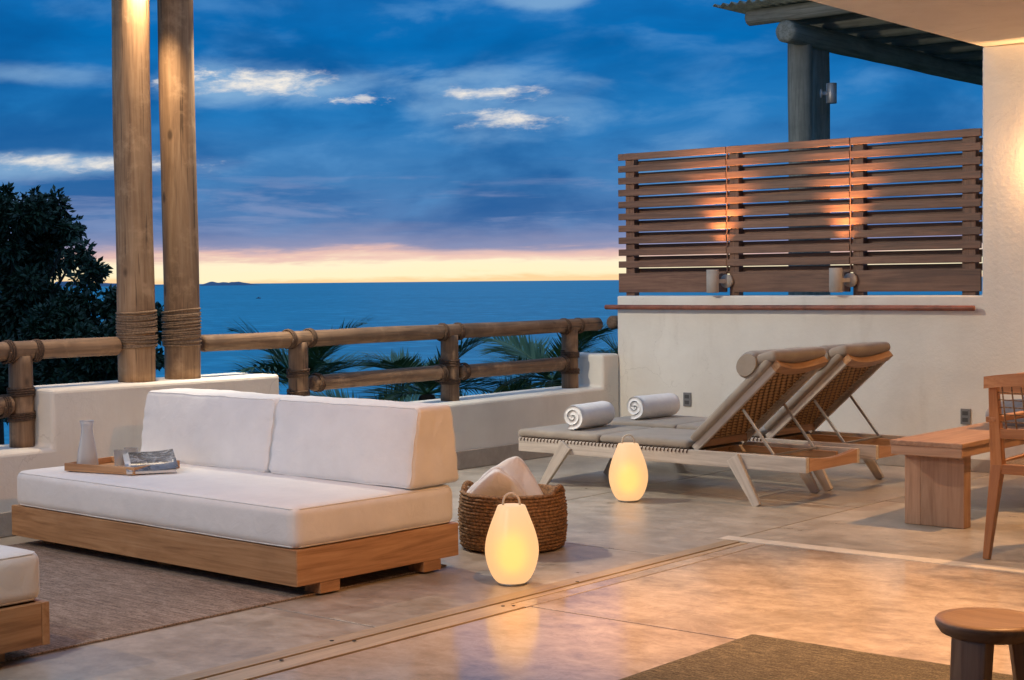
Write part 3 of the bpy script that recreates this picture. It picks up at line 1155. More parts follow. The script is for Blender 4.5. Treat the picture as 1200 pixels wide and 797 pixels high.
# corrugated sheet
vs, fs = [], []
x0, x1, y0, y1 = -7.62, -2.4, 12.02, 19.2
cn = 8 * 60
for i in range(cn + 1):
    x = x0 + (x1 - x0) * i / cn
    z = 3.722 + 0.016 * math.sin(2 * math.pi * 60 * i / cn)
    for y in (y0, y1):
        vs.append(L(x, y, z))
        vs.append(L(x, y, z + 0.006))
for i in range(cn):
    a, b = i * 4, (i + 1) * 4
    fs += [(a, b, b + 2, a + 2), (a + 1, a + 3, b + 3, b + 1), (a, a + 1, b + 1, b), (a + 2, b + 2, b + 3, a + 3)]
pyd('corrugated_sheet', vs, fs, M['roof_sheet'], pg, True)
sconce((-6.835, 12.745, 2.95), 'unlit cylinder sconce on the pergola post beyond the screen', 0, False, rz=R(41))

# ================================================================== OBJECTS
# ------------------------------------------------------------------ sofas
def make_sofa():
    # local origin: centre of the footprint, front towards -y, right-hand end at +x
    o = thing('platform_sofa', 'white two-cushion sofa on a teak platform holding a tray and carafe', 'sofa', (-5.834, 4.868, 0), R(-1.75), 'teak platform sofas')
    hx, hy = 1.080, 0.482
    z0, z1 = 0.055, 0.205
    box('front_board', (-hx, hx - .004), (-hy, -hy + .03), (z0, z1), teak, o, 0.003)
    box('back_board', (-hx, hx - .004), (hy - .03, hy), (z0, z1), teak, o, 0.003)
    box('side_board', (hx - .032, hx), (-hy + .002, hy - .002), (z0 + .001, z1 - .001), teak, o, 0.003)
    box('side_board', (-hx + .001, -hx + .031), (-hy + .031, hy - .031), (z0 + .001, z1 - .001), teak, o, 0.003)
    box('deck', (-hx + .035, hx - .035), (-hy + .033, hy - .033), (z1 - .045, z1 - .02), teak, o, 0.002)
    for sx in (-0.95, 0.0, 1.03):
        for sy in (-0.30, 0.31):
            box('foot', (sx - .05, sx + .05), (sy - .055, sy + .055), (0.0085, z0), teak, o, 0.003)

    cushion('seat_cushion', (0.01, -0.005, 0.292), (2.125, 0.955, 0.180), 0.040, M['white_canvas'], o, 26, (0.006, 0.008, 0.006), 0.0045, 1, None, None, 0.0, ((2, 1), (2, -1)))
    def wedge(v):
        k = (v.z + 0.18) / 0.36
        lo, hi = -0.165 + 0.06 * k, 0.165 - 0.055 * k
        q = (v.y + 0.165) / 0.33
        return Vector((v.x, lo + (hi - lo) * q, v.z))
    cushion('back_cushion', (-0.425, 0.347, 0.562), (1.045, 0.33, 0.36), 0.026, M['white_canvas'], o, 44, (0.010, 0.026, 0.006), 0.007, 3, wedge, None, 0.0045, ((1, -1),))
    cushion('back_cushion', (0.588, 0.347, 0.564), (0.965, 0.33, 0.36), 0.026, M['white_canvas'], o, 44, (0.004, 0.024, 0.006), 0.007, 8, wedge, None, 0.0045, ((1, -1),))
    return o


sofa = make_sofa()
s2 = copy_tree(sofa)
s2.location = (-5.785, 2.66, 0)
s2.rotation_euler = (0, 0, math.pi)

s2['label'] = 'corner of a second teak and white platform sofa at the lower left edge'

# rugs
rg = tag(box('rug', (-1.06, 1.06), (-2.2, 2.4), (-0.004, 0.004), M['rug_wool'], None, 0.002), 'flat grey-brown woven rug under the sofas', 'rug')
rg.location = (-5.86, 2.9, 0.0045)
bm = rbox_bm((3.2, 4.9, 0.012), 0.005, 40)
for v in bm.verts:
    v.co.z += 0.0012 * noise.noise(Vector((v.co.x * 9, v.co.y * 9, 0)))
    v.co.x += 0.006 * noise.noise(Vector((v.co.y * 4, 3, 0)))
    v.co.y += 0.006 * noise.noise(Vector((v.co.x * 4, 7, 0)))
rg2 = tag(from_bm('rug', bm, M['rug_jute'], None, True), 'olive brown jute rug on the polished floor under the stool', 'rug')
rg2.location = (-1.36, 2.46, 0.0062)

# ------------------------------------------------------------------ tray, carafe, glasses, magazine
SZ = 0.3885
tr = thing('serving_tray', 'low wooden serving tray on the sofa seat', 'tray', (-6.43, 4.725, SZ), R(11))
box('tray_base', (-.225, .225), (-.165, .165), (0.0, 0.008), teak, tr, 0.002)
box('rim', (-.225, .225), (-.165, -.153), (0.0081, 0.038), teak, tr, 0.003)
box('rim', (-.225, .225), (.153, .165), (0.0081, 0.038), teak, tr, 0.003)
box('rim', (-.225, -.213), (-.1525, .1525), (0.0081, 0.0375), teak, tr, 0.003)
box('rim', (.213, .225), (-.1525, .1525), (0.0081, 0.0375), teak, tr, 0.003)
ca = thing('carafe', 'frosted glass water carafe with narrow neck standing on the tray', 'carafe', (-6.585, 4.632, SZ + .0085))
prof = [(0.046, 0.0), (0.052, 0.004), (0.053, 0.02), (0.047, 0.07), (0.038, 0.125), (0.030, 0.165), (0.0285, 0.19), (0.031, 0.215), (0.035, 0.232)]
inner = [(r - 0.003, max(z, 0.006)) for r, z in reversed(prof)]
lathe('glass_body', prof + inner, M['frosted_glass'], ca, 36)


def tumbler(x, y, label):
    o = thing('tumbler', label, 'glass', (x, y, SZ + .0085), 0, 'tumblers on the tray')
    p = [(0.028, 0), (0.030, 0.003), (0.034, 0.085)]
    lathe('glass_body', p + [(0.0325, 0.085), (0.0285, 0.010), (0.001, 0.010)], M['clear_glass'], o, 28)


tumbler(-6.455, 4.735, 'clear tumbler on the tray nearer the magazine spine')
tumbler(-6.50, 4.83, 'clear tumbler on the tray farther back')

mt, t, bs = mat_begin('magazine_cover')
_, co = objco(t, rnd=False)
n = t.noise(co, 17, 6, 0.7, 1.2)
n2 = t.noise(t.vmath('MULTIPLY', co, (3, 1, 1)), 9, 3, 0.6)
c = t.ramp(n, [(0.38, (0.015, 0.018, 0.022)), (0.5, (0.10, 0.11, 0.13)), (0.6, (0.35, 0.38, 0.42)), (0.68, (0.05, 0.06, 0.07))])
sep = t.new('ShaderNodeSeparateXYZ')
t.l.new(co, sep.inputs[0])
c = t.mix(t.sstep(sep.outputs[0], -0.090, -0.094), c, (0.62, 0.64, 0.66, 1))
c = t.mix(t.math('MULTIPLY', t.sstep(sep.outputs[1], -0.04, -0.045), t.sstep(n2, 0.35, 0.6)), c, (0.16, 0.20, 0.27, 1))
t.put(bs.inputs['Base Color'], c)
bs.inputs['Roughness'].default_value = 0.25
simple('paper', (0.70, 0.69, 0.67), 0.7)
mg = thing('magazine', 'glossy magazine with dark picture cover lying against the tray', 'magazine', (-6.262, 4.762, SZ + .033), 0)
mg.rotation_euler = (Matrix.Rotation(R(57), 3, 'Z') @ Matrix.Rotation(R(10.5), 3, 'X')).to_euler()
box('pages', (-.118, .116), (-.15, .15), (-0.001, 0.014), M['paper'], mg, 0.002)
vs, fs = [], []
for i in range(13):
    q = i / 12
    x = -0.12 + 0.245 * q
    z = 0.0155 + 0.010 * max(0, q - .55) ** 2 * 5
    vs += [(x, -.155, z), (x, .155, z + .002), (x, -.155, z + .0012), (x, .155, z + .0032)]
for i in range(12):
    a, b = i * 4, i * 4 + 4
    fs += [(a, a + 1, b + 1, b), (a + 2, b + 2, b + 3, a + 3), (a, b, b + 2, a + 2), (a + 1, a + 3, b + 3, b + 1)]
fs += [(0, 2, 3, 1), (48, 49, 51, 50)]
pyd('cover', vs, fs, M['magazine_cover'], mg, True)

# ------------------------------------------------------------------ lanterns
def make_lantern(loc, label, rz, k):
    o = thing('table_lantern', label, 'lantern', loc, rz, 'egg-shaped glowing lanterns')
    prof = [(0.050, 0.006), (0.062, 0.009), (0.078, 0.024), (0.094, 0.052), (0.107, 0.088), (0.1145, 0.125), (0.1155, 0.155), (0.111, 0.190), (0.101, 0.228), (0.088, 0.265), (0.074, 0.300), (0.064, 0.326), (0.060, 0.335), (0.056, 0.339), (0.03, 0.340)]
    # smooth the profile
    pts = []
    for i in range(len(prof) - 1):
        for q in (0, .5):
            p0 = prof[max(i - 1, 0)]
            p1, p2 = prof[i], prof[i + 1]
            p3 = prof[min(i + 2, len(prof) - 1)]
            f = [0.5 * (2 * p1[j] + (p2[j] - p0[j]) * q + (2 * p0[j] - 5 * p1[j] + 4 * p2[j] - p3[j]) * q * q + (3 * p1[j] - p0[j] - 3 * p2[j] + p3[j]) * q ** 3) for j in (0, 1)]
            pts.append(tuple(f))
    pts.append(prof[-1])
    lathe('lamp_shade', pts, M['lantern_shell'], o, 48)
    lathe('bulb', [(0.004, 0.05), (0.030, 0.058), (0.050, 0.09), (0.058, 0.13), (0.050, 0.175), (0.030, 0.21), (0.004, 0.222)], M['lantern_bulb'], o, 24)
    lathe('base', [(0.046, 0.0), (0.060, 0.0), (0.062, 0.008), (0.046, 0.0075)], M['lamp_metal'], o, 36)
    hp = [(0.036 * math.cos(R(a)), 0, 0.338 + 0.052 * math.sin(R(a)) ** 0.8) for a in range(0, 181, 10)]
    tube('handle', hp, 0.0048, M['cord'], o, 8)
    return o


make_lantern((-4.30, 5.165, 0.0), 'glowing egg-shaped lantern in front of the wicker basket', YAW, 1)
make_lantern((-5.368, 7.525, 0.0), 'glowing egg-shaped lantern beside the sun lounger', YAW, 1)

# ------------------------------------------------------------------ basket with towels
BX, BY = -4.90, 5.895
bk = thing('rope_basket', 'round brown coiled rope basket behind the lantern', 'basket', (BX, BY, 0))
vs, fs = [], []
seg, rows, per = 180, 17, 6
RB, HB = 0.245, 0.275
nr = rows * per
for i in range(nr + 1):
    q = i / nr
    z = 0.004 + q * HB
    row = min(int(q * rows), rows - 1)
    fr = q * rows - row
    for s in range(seg):
        th = 2 * math.pi * s / seg
        tw = math.sin(s * 2 * math.pi / seg * 54 + row * 1.9 + fr * 2.2)
        b = 0.0085 * math.sin(math.pi * fr) ** 0.7 + 0.0042 * tw * math.sin(math.pi * fr)
        r = RB + 0.012 * math.sin(math.pi * q) + b + 0.006 * noise.noise(Vector((math.cos(th) * 5, math.sin(th) * 5, row * 1.7))) + 0.004 * noise.noise(Vector((math.cos(th) * 18, math.sin(th) * 18, q * 30)))
        if q < 0.05:
            r -= (0.05 - q) * 0.3
        vs.append((r * math.cos(th), r * math.sin(th), z + 0.006 * noise.noise(Vector((math.cos(th) * 2, math.sin(th) * 2, 5))) * q))
# inner wall and bottom
base_i = len(vs)
for k, (rr, zz) in enumerate(((RB - 0.004, HB + .006), (RB - 0.016, HB - .004), (RB - 0.018, 0.03), (0.01, 0.025))):
    for s in range(seg):
        th = 2 * math.pi * s / seg
        vs.append((rr * math.cos(th), rr * math.sin(th), zz))
for i in range(nr):
    for s in range(seg):
        fs.append((i * seg + s, i * seg + (s + 1) % seg, (i + 1) * seg + (s + 1) % seg, (i + 1) * seg + s))
for k in range(4):
    a0 = nr * seg if k == 0 else base_i + (k - 1) * seg
    b0 = base_i + k * seg
    for s in range(seg):
        fs.append((a0 + s, a0 + (s + 1) % seg, b0 + (s + 1) % seg, b0 + s))
fs.append(tuple(range(seg))[::-1])
pyd('basket_body', vs, fs, M['seagrass'], bk, True)
for hs in (18, 198):
    for ph in range(3):
        pts = []
        for k in range(41):
            q = k / 40
            th = R(hs) + (q - .5) * 0.62
            z = HB - 0.012 + 0.038 * math.sin(math.pi * q) ** 0.7
            w = 2 * math.pi * (q * 5 + ph / 3)
            pts.append(((RB - .004 + 0.008 * math.cos(w)) * math.cos(th), (RB - .004 + 0.008 * math.cos(w)) * math.sin(th), z + 0.008 * math.sin(w)))
        tube('handle_strand', pts, 0.0075, M['seagrass'], bk, 7)


def folded_towel(loc, label, rz, tilt, lean, d):
    o = thing('folded_towel', label, 'towel', loc, 0, 'white towels in the basket')
    rot = (Matrix.Rotation(rz, 3, 'Z') @ Matrix.Rotation(lean, 3, 'X') @ Matrix.Rotation(tilt, 3, 'Y')).to_euler()
    for k in range(3):
        off = rot.to_matrix() @ Vector((0, (k - 1) * d[1] / 3, 0))
        cushion('towel_layer', off, (d[0] - .004 * k, d[1] / 3 + .004, d[2] + .005 * (k % 2)), d[1] / 6, M['white_terry'], o, 14, (0.012, 0.010, 0.012), 0.010, 11 + k + int(d[0] * 100), None, rot)
    return o


fx = Vector((-math.sin(YAW), math.cos(YAW), 0))
rx = Vector((math.cos(YAW), math.sin(YAW), 0))
bc = Vector((BX, BY, 0))
p1 = bc - rx * 0.082 - fx * 0.03 + Vector((0, 0, 0.248))
p2 = bc + rx * 0.005 + fx * 0.065 + Vector((0, 0, 0.262))
folded_towel(p1, 'folded white towel leaning at the left side of the basket', YAW + R(6), R(44), R(14), (0.215, 0.11, 0.215))
folded_towel(p2, 'folded white towel standing upright in the middle of the basket', YAW - R(8), R(60), R(-10), (0.28, 0.105, 0.22))

# ------------------------------------------------------------------ sun loungers
HL = Vector((-5.12, 0, 0.318))           # hinge
BA = R(42.5)                             # backrest angle
BLn = 0.745                              # backrest length


def make_lounger():
    """local frame: x as the terrace, y from the near side rail (0) to the far one (0.64)"""
    o = thing('sun_lounger', 'bleached wood sun lounger nearest the viewer, backrest raised, grey mattress', 'lounger', (-5.4, 7.80, 0), 0, 'sun loungers beside the end wall')
    ox = -5.4
    W = 0.64
    X0, X1 = -6.43 - ox, -4.345 - ox
    for y0 in (0.0, W - .035):
        box('side_rail', (X0, X1), (y0, y0 + .035), (0.205, 0.292), pale, o, 0.004)
    # curved head rail and foot rail
    for xx, dip in ((X1 + .0005, 0.022), (X0 - .0005, 0.0)):
        n = 12
        vs, fs = [], []
        sx = -0.035 if xx > 0 else 0.035
        for i in range(n + 1):
            q = i / n
            y = 0.036 + (W - .072) * q
            dz = dip * math.sin(math.pi * q)
            vs += [(xx, y, 0.212), (xx + sx, y, 0.212), (xx + sx, y, 0.290 - dz), (xx, y, 0.290 - dz)]
        for i in range(n):
            a, b = i * 4, i * 4 + 4
            fs += [(a + k, a + (k + 1) % 4, b + (k + 1) % 4, b + k) for k in range(4)]
        fs += [(0, 1, 2, 3), (n * 4 + 3, n * 4 + 2, n * 4 + 1, n * 4)]
        pyd('end_rail', vs, fs, bench_m('y') if dip else pale('y'), o)
    # splayed legs
    for sy in (0, 1):
        yy = -0.012 if sy == 0 else W + .012
        yb = yy + (-0.01 if sy == 0 else 0.01)
        beam('leg', (-4.815 - ox, yy, 0.268), (-4.645 - ox, yb, 0.0), 0.085, 0.03, pale, o, 0.004, 0.048, 0.028)
        beam('leg', (-6.03 - ox, yy, 0.268), (-6.215 - ox, yb, 0.0), 0.085, 0.03, pale, o, 0.004, 0.048, 0.028)
    # inner runners under the backrest and cross stretcher
    for y0 in (0.095, W - .125):
        box('runner', (HL.x - ox - .05, X1 - .09), (y0, y0 + .028), (0.235, 0.278), teak, o, 0.003)
    box('cross_rail', (HL.x - ox - .09, HL.x - ox - .05), (.037, W - .037), (0.215, 0.262), teak, o, 0.003)
    box('cross_rail', (-6.0 - ox, -5.955 - ox), (.037, W - .037), (0.215, 0.262), teak, o, 0.003)
    # foot part woven deck
    box('woven_deck', (X0 + .04, HL.x - ox - .01), (.037, W - .037), (0.268, 0.276), M['cane'], o, 0.001)
    # backrest frame
    ca_, sa_ = math.cos(BA), math.sin(BA)
    up = Vector((ca_, 0, sa_))
    nb_ = Vector((-sa_, 0, ca_))
    H0 = Vector((HL.x - ox, 0, 0.292))
    for y0 in (0.045, W - .073):
        beam('backrest_rail', H0 + Vector((0, y0 + .014, 0)), H0 + up * BLn + Vector((0, y0 + .014, 0)), 0.045, 0.028, pale, o, 0.003, side=(0, 1, 0))
    # curved top rail
    n = 14
    vs, fs = [], []
    for i in range(n + 1):
        q = i / n
        y = 0.040 + (W - .08) * q
        c = H0 + up * (BLn - 0.045 * math.sin(math.pi * q) ** 1.0 + 0.012) + Vector((0, y, 0))
        t1 = up * 0.028 + nb_ * 0.0
        vs += [c + up * .026 - nb_ * .024, c - up * .026 - nb_ * .024, c - up * .026 + nb_ * .018, c + up * .026 + nb_ * .018]
    for i in range(n):
        a, b = i * 4, i * 4 + 4
        fs += [(a + k, a + (k + 1) % 4, b + (k + 1) % 4, b + k) for k in range(4)]
    fs += [(0, 1, 2, 3), (n * 4 + 3, n * 4 + 2, n * 4 + 1, n * 4)]
    pyd('top_rail', vs, fs, teak('y'), o)
    cr = H0 + up * 0.05
    beam('backrest_crossbar', cr + Vector((0, .075, 0)), cr + Vector((0, W - .075, 0)), 0.045, 0.03, teak, o)
    # woven cane panel, real over-and-under relief
    ya, yb = 0.094, W - .112
    cell = 0.030
    nu, nv = int((yb - ya) / cell) * 4, int((BLn - .13) / cell) * 4
    vs, fs = [], []
    for i in range(nu + 1):
        for j in range(nv + 1):
            y = ya + (yb - ya) * i / nu
            s = 0.085 + (BLn - .13) * j / nv - 0.03 * math.sin(math.pi * i / nu) * (j / nv)
            h = 0.0075 * math.sin(math.pi * i / 4) * math.sin(math.pi * j / 4) + 0.002 * abs(math.sin(math.pi * j / 4))
            vs.append(H0 + up * s + nb_ * (h + 0.004) + Vector((0, y, 0)))
    for i in range(nu):
        for j in range(nv):
            a = i * (nv + 1) + j
            fs.append((a, a + 1, a + nv + 2, a + nv + 1))
    cp = pyd('cane_panel', vs, fs, M['cane_weave'], o, True)
    # lacing between the panel and the rails (too fine to pick apart)
    vs, fs = [], []
    for side, (a, b) in enumerate(((0.073, 0.098), (W - .116, W - .073))):
        k = 0
        s = 0.09
        while s < BLn - .05:
            c = H0 + up * s + nb_ * 0.004
            v_, f_ = tube_mesh([c + Vector((0, a - .004, 0)), c + Vector((0, b + .004, 0)) + up * 0.004], 0.0055, 5)
            fs += [tuple(i + len(vs) for i in f) for f in f_]
            vs += v_
            s += 0.027
    lc = pyd('lacing', vs, fs, M['cord'], cp, True)
    lc['kind'] = 'stuff'
    # cord wound along the near side rail
    vs, fs = [], []
    x = X0 + .02
    while x < HL.x - ox:
        v_, f_ = tube_mesh([(x, -0.0025, 0.274), (x + .004, -0.0035, 0.286), (x + .008, 0.004, 0.2955), (x + .010, 0.036, 0.2955)], 0.0035, 5)
        fs += [tuple(i + len(vs) for i in f) for f in f_]
        vs += v_
        x += 0.027
    wc = pyd('rail_winding', vs, fs, M['rope'], o, True)
    wc['kind'] = 'stuff'
    # props
    for y0 in (0.085, W - .085):
        a = H0 + up * 0.40 + nb_ * -0.03 + Vector((0, y0, 0))
        b = Vector((-4.60 - ox, y0, 0.285))
        beam('prop', a, b, 0.016, 0.010, M['steel'], o, 0.002)
    beam('prop_bar', (-4.60 - ox, 0.06, 0.285), (-4.60 - ox, W - .06, 0.285), 0.012, 0.012, M['steel'], o, 0.002)
    # mattress: two foot pads, back pad, head bolster
    fl = HL.x - 0.02 - (-6.455)
    cx0 = -6.455 - ox
    h1 = fl * 0.5
    cushion('mattress_pad', (cx0 + h1 / 2, W / 2, 0.318), (h1 - .004, W - .03, 0.05), 0.022, M['taupe_canvas'], o, 12, (0, 0, .006), 0.002, 21)
    cushion('mattress_pad', (cx0 + h1 * 1.5, W / 2, 0.318), (h1 - .004, W - .03, 0.05), 0.022, M['taupe_canvas'], o, 12, (0, 0, .006), 0.002, 22)
    rot = Matrix((up, Vector((0, 1, 0)), nb_)).transposed().to_euler()
    mp = H0 + up * (BLn / 2 + .02) + nb_ * 0.045 + Vector((0, W / 2, 0))
    cushion('mattress_back', mp, (BLn - .02, W - .03, 0.05), 0.022, M['taupe_canvas'], o, 14, (0, 0, .008), 0.003, 23, None, rot)
    # strapped bolster
    bo = H0 + up * (BLn - .115) + nb_ * 0.118
    prof = []
    Lb = W - .01
    vs, fs = [], []
    seg, n = 28, 22
    for i in range(n + 1):
        q = i / n
        y = 0.005 + Lb * q
        e = min(q, 1 - q)
        r = 0.076 * (1 - 0.10 * max(0, 1 - e / 0.03) ** 2)
        if i in (0, n):
            r *= 0.90
        for s in range(seg):
            th = 2 * math.pi * s / seg
            w = 1 + 0.035 * noise.noise(Vector((q * 9, math.cos(th) * 2, math.sin(th) * 2))) + .05 * noise.noise(Vector((q * 3, math.cos(th) * 5, math.sin(th) * 5)))
            vs.append(bo + up * (r * 1.18 * w * math.cos(th)) + nb_ * (r * 0.92 * w * math.sin(th)) + Vector((0, y, 0)))
    for i in range(n):
        for s in range(seg):
            fs.append((i * seg + s, i * seg + (s + 1) % seg, (i + 1) * seg + (s + 1) % seg, (i + 1) * seg + s))
    fs.append(tuple(range(seg)))
    fs.append(tuple(n * seg + k for k in range(seg))[::-1])
    fa = R(16)
    f1, f2 = Vector((math.cos(fa), 0, math.sin(fa))), Vector((-math.sin(fa), 0, math.cos(fa)))
    rot2 = Matrix((f1, Vector((0, 1, 0)), f2)).transposed().to_euler()
    cushion('bolster_flap', H0 + up * (BLn - .022) + nb_ * 0.080 + Vector((0, W / 2, 0)), (0.19, W - .035, 0.062), 0.028, M['taupe_canvas'], o, 14, (0.01, 0, .012), 0.006, 27, None, rot2)
    bol = pyd('bolster', vs, fs, M['taupe_canvas'], o, False)
    for p in bol.data.polygons:
        p.use_smooth = len(p.vertices) == 4
    return o


lou = make_lounger()
l2 = copy_tree(lou)
l2.location = (-5.385, 8.62, 0)
l2['label'] = 'bleached wood sun lounger next to the end wall, backrest raised, grey mattress'


def rolled_towel(loc, label, rz, seed):
    o = thing('rolled_towel', label, 'towel', loc, rz, 'rolled white towels on the loungers')
    # spiral sheet: outline swept along y
    turns, n, th_ = 2.3, 110, 0.030
    Lr = 0.40
    rmax = 0.096
    prof_o, prof_i = [], []
    for i in range(n + 1):
        q = i / n
        a = 2 * math.pi * turns * q
        r = rmax * (0.16 + 0.84 * (1 - q))
        r2 = max(r - th_ * 1.02, 0.001)
        ang = a - 1.9
        sq = 0.94
        prof_o.append((r * math.cos(ang), r * math.sin(ang) * sq))
        prof_i.append((r2 * math.cos(ang), r2 * math.sin(ang) * sq))
    ring = prof_o + prof_i[::-1]
    m_ = len(ring)
    vs, fs = [], []
    ny = 16
    for j in range(ny + 1):
        q = j / ny
        y = -Lr / 2 + Lr * q
        e = min(q, 1 - q)
        k = 1 - 0.06 * max(0, 1 - e / .07) ** 2
        for i, (x, z) in enumerate(ring):
            w = 1 + 0.03 * noise.noise(Vector((x * 14 + seed, y * 9, z * 14)))
            yy = y
            if j in (0, ny):
                ii = i if i <= n else 2 * n + 1 - i
                yy += (0.010 * noise.noise(Vector((ii * .09, seed, j))) - (0.006 if j == 0 else -0.006) * (1 - ii / n))
            vs.append((x * k * w, yy, z * k * w + rmax * .94))
    for j in range(ny):
        for i in range(m_):
            fs.append((j * m_ + i, j * m_ + (i + 1) % m_, (j + 1) * m_ + (i + 1) % m_, (j + 1) * m_ + i))
    for j in (0, ny):
        for i in range(n):
            a, b = j * m_ + i, j * m_ + i + 1
            c_, d_ = j * m_ + (m_ - 2 - i), j * m_ + (m_ - 1 - i)
            fs.append((a, b, c_, d_))
    r = pyd('towel_roll', vs, fs, M['white_terry'], o, True)
    return o


rolled_towel((-6.09, 8.10, 0.347), 'rolled white towel on the foot of the lounger nearest the viewer', R(6), 1.0)
rolled_towel((-6.16, 8.93, 0.347), 'rolled white towel on the foot of the lounger next to the wall', R(-4), 4.0)

# ------------------------------------------------------------------ bench, cushion, table
be = thing('wooden_bench', 'long wooden bench with slab legs beside the dining table', 'bench', (-3.53, 7.58, 0))
box('seat_top', (-.20, .20), (0, 2.0), (0.425, 0.45), bench_m, be, 0.004)
box('apron', (-.195, .195), (0.004, .03), (0.375, 0.4248), bench_m, be, 0.003)
box('apron', (.165, .193), (0.031, 1.97), (0.378, 0.4246), bench_m, be, 0.003)
box('apron', (-.193, -.165), (0.031, 1.97), (0.378, 0.4246), bench_m, be, 0.003)
for y0 in (0.10, 1.78):
    box('slab_leg', (-.075, .165), (y0, y0 + .085), (0.0, 0.4244), bench_m('z'), be, 0.004)
    box('slab_leg', (-.165, -.076), (y0 + .002, y0 + .083), (0.0, 0.4243), bench_m('z'), be, 0.003)

cu = thing('scatter_cushion', 'grey cushion lying on the wooden bench under the table', 'cushion', (-3.5, 8.75, 0.452))
cushion('pillow', (0, 0.05, 0.055), (0.34, 0.34, 0.11), 0.05, M['grey_canvas'], cu, 12, (0.0, 0.0, .03), 0.004, 31)
cushion('pillow', (0.09, 0.30, 0.17), (0.36, 0.12, 0.34), 0.055, M['grey_canvas'], cu, 12, (0.0, 0.03, 0.0), 0.004, 32, None, Euler((R(-12), 0, 0)))

ta = thing('dining_table', 'thick wooden dining table behind the chair at the right edge', 'table', (-3.02, 8.30, 0))
box('table_top', (-.50, .42), (0.0, 1.75), (0.715, 0.745), chair_m, ta, 0.004)
box('apron', (-.48, .40), (0.012, .040), (0.655, 0.7148), chair_m, ta, 0.003)
box('apron', (.372, .40), (0.041, 1.72), (0.655, 0.7146), chair_m, ta, 0.003)
box('apron', (-.48, -.452), (0.041, 1.72), (0.655, 0.7146), chair_m, ta, 0.003)
for x, y in ((.33, .08), (.33, 1.62), (-.24, 1.62), (-.24, 0.5)):
    box('table_leg', (x - .035, x + .035), (y - .035, y + .035), (0.0, 0.7144), chair_m('z'), ta, 0.004)

# ------------------------------------------------------------------ dining chair
ch = thing('dining_chair', 'wooden dining chair with corded back at the right edge', 'chair', (-2.925, 6.93, 0))
W = 0.56
for sx in (0, 1):
    x = 0.02 if sx == 0 else W - .02
    out = -0.018 if sx == 0 else 0.018
    beam('back_leg', (x + out * 1.2, 0.0, 0.0), (x + .018 * (1 - 2 * sx), 0.035, 0.45), 0.030, 0.032, chair_m, ch, 0.004, 0.056, 0.05)
    beam('back_post', (x + .018 * (1 - 2 * sx), 0.035, 0.415), (x + .012 * (1 - 2 * sx), -0.005, 0.815), 0.058, 0.048, chair_m, ch, 0.004, 0.040, 0.034)
    beam('front_leg', (x + out, 0.52, 0.0), (x, 0.50, 0.63), 0.030, 0.032, chair_m, ch, 0.004, 0.046, 0.045)
    beam('armrest', (x, -0.01, 0.645), (x, 0.55, 0.64), 0.050, 0.026, chair_m, ch, 0.005, side=(0, 0, 1))
    beam('side_rail', (x, 0.05, 0.42), (x, 0.49, 0.43), 0.05, 0.03, chair_m, ch, 0.003, side=(1, 0, 0))
# bowed top rail
n = 16
vs, fs = [], []
for i in range(n + 1):
    q = i / n
    x = -0.006 + (W + .012) * q
    y = -0.012 - 0.055 * math.sin(math.pi * q)
    zt = 0.842 + 0.026 * math.sin(math.pi * q)
    vs += [(x, y - .018, zt - .055), (x, y + .018, zt - .055), (x, y + .016, zt), (x, y - .016, zt)]
for i in range(n):
    a, b = i * 4, i * 4 + 4
    fs += [(a + k, a + (k + 1) % 4, b + (k + 1) % 4, b + k) for k in range(4)]
fs += [(0, 1, 2, 3), (n * 4 + 3, n * 4 + 2, n * 4 + 1, n * 4)]
pyd('top_rail', vs, fs, chair_m('x'), ch)
box('lower_back_rail', (0.055, W - .055), (0.0, 0.028), (0.560, 0.605), chair_m, ch, 0.003)
box('seat_rail', (0.055, W - .055), (0.012, 0.045), (0.395, 0.440), chair_m, ch, 0.003)
box('seat_rail', (0.04, W - .04), (0.485, 0.515), (0.395, 0.440), chair_m, ch, 0.003)
for i in range(9):
    x = 0.085 + i * (W - .17) / 8
    q = (x + .006) / (W + .012)
    yb = -0.012 - 0.055 * math.sin(math.pi * q)
    tube('back_cord', [(x, 0.014, 0.603), (x, (0.014 + yb) / 2 - .003, 0.70), (x, yb, 0.80)], 0.0035, M['rope_pale'], ch, 6)
for k in range(5):
    z = 0.635 + k * 0.034
    f = (z - .603) / .197
    tube('back_cord', [(0.045 + (W - .09) * q / 8, 0.010 * (1 - f) + f * (-0.012 - 0.055 * math.sin(math.pi * q / 8)) + .004, z) for q in range(9)], 0.003, M['rope_pale'], ch, 6)
for k in range(24):
    y = 0.055 + k * 0.0182
    tube('seat_cord', [(0.03, y, 0.437), (W / 2, y, 0.425), (W - .03, y, 0.437)], 0.006, M['rope_pale'], ch, 6)

# ------------------------------------------------------------------ stool
st = thing('round_stool', 'low round wooden stool with chunky legs on the jute rug', 'stool', (-1.625, 3.865, 0.0125))
prof = [(0.02, 0.364), (0.10, 0.364), (0.122, 0.374), (0.134, 0.392), (0.136, 0.404), (0.131, 0.411), (0.11, 0.4095), (0.06, 0.406), (0.01, 0.405)]
lathe('seat', prof, stool_m('x'), st, 56)
for k in range(3):
    th = YAW + R(-90 - 38 + k * 120)
    c, s = math.cos(th), math.sin(th)
    beam('leg', (0.118 * c, 0.118 * s, 0.0), (0.080 * c, 0.080 * s, 0.366), 0.045, 0.055, stool_m, st, 0.005, 0.062, 0.068, side=(-s, c, 0))

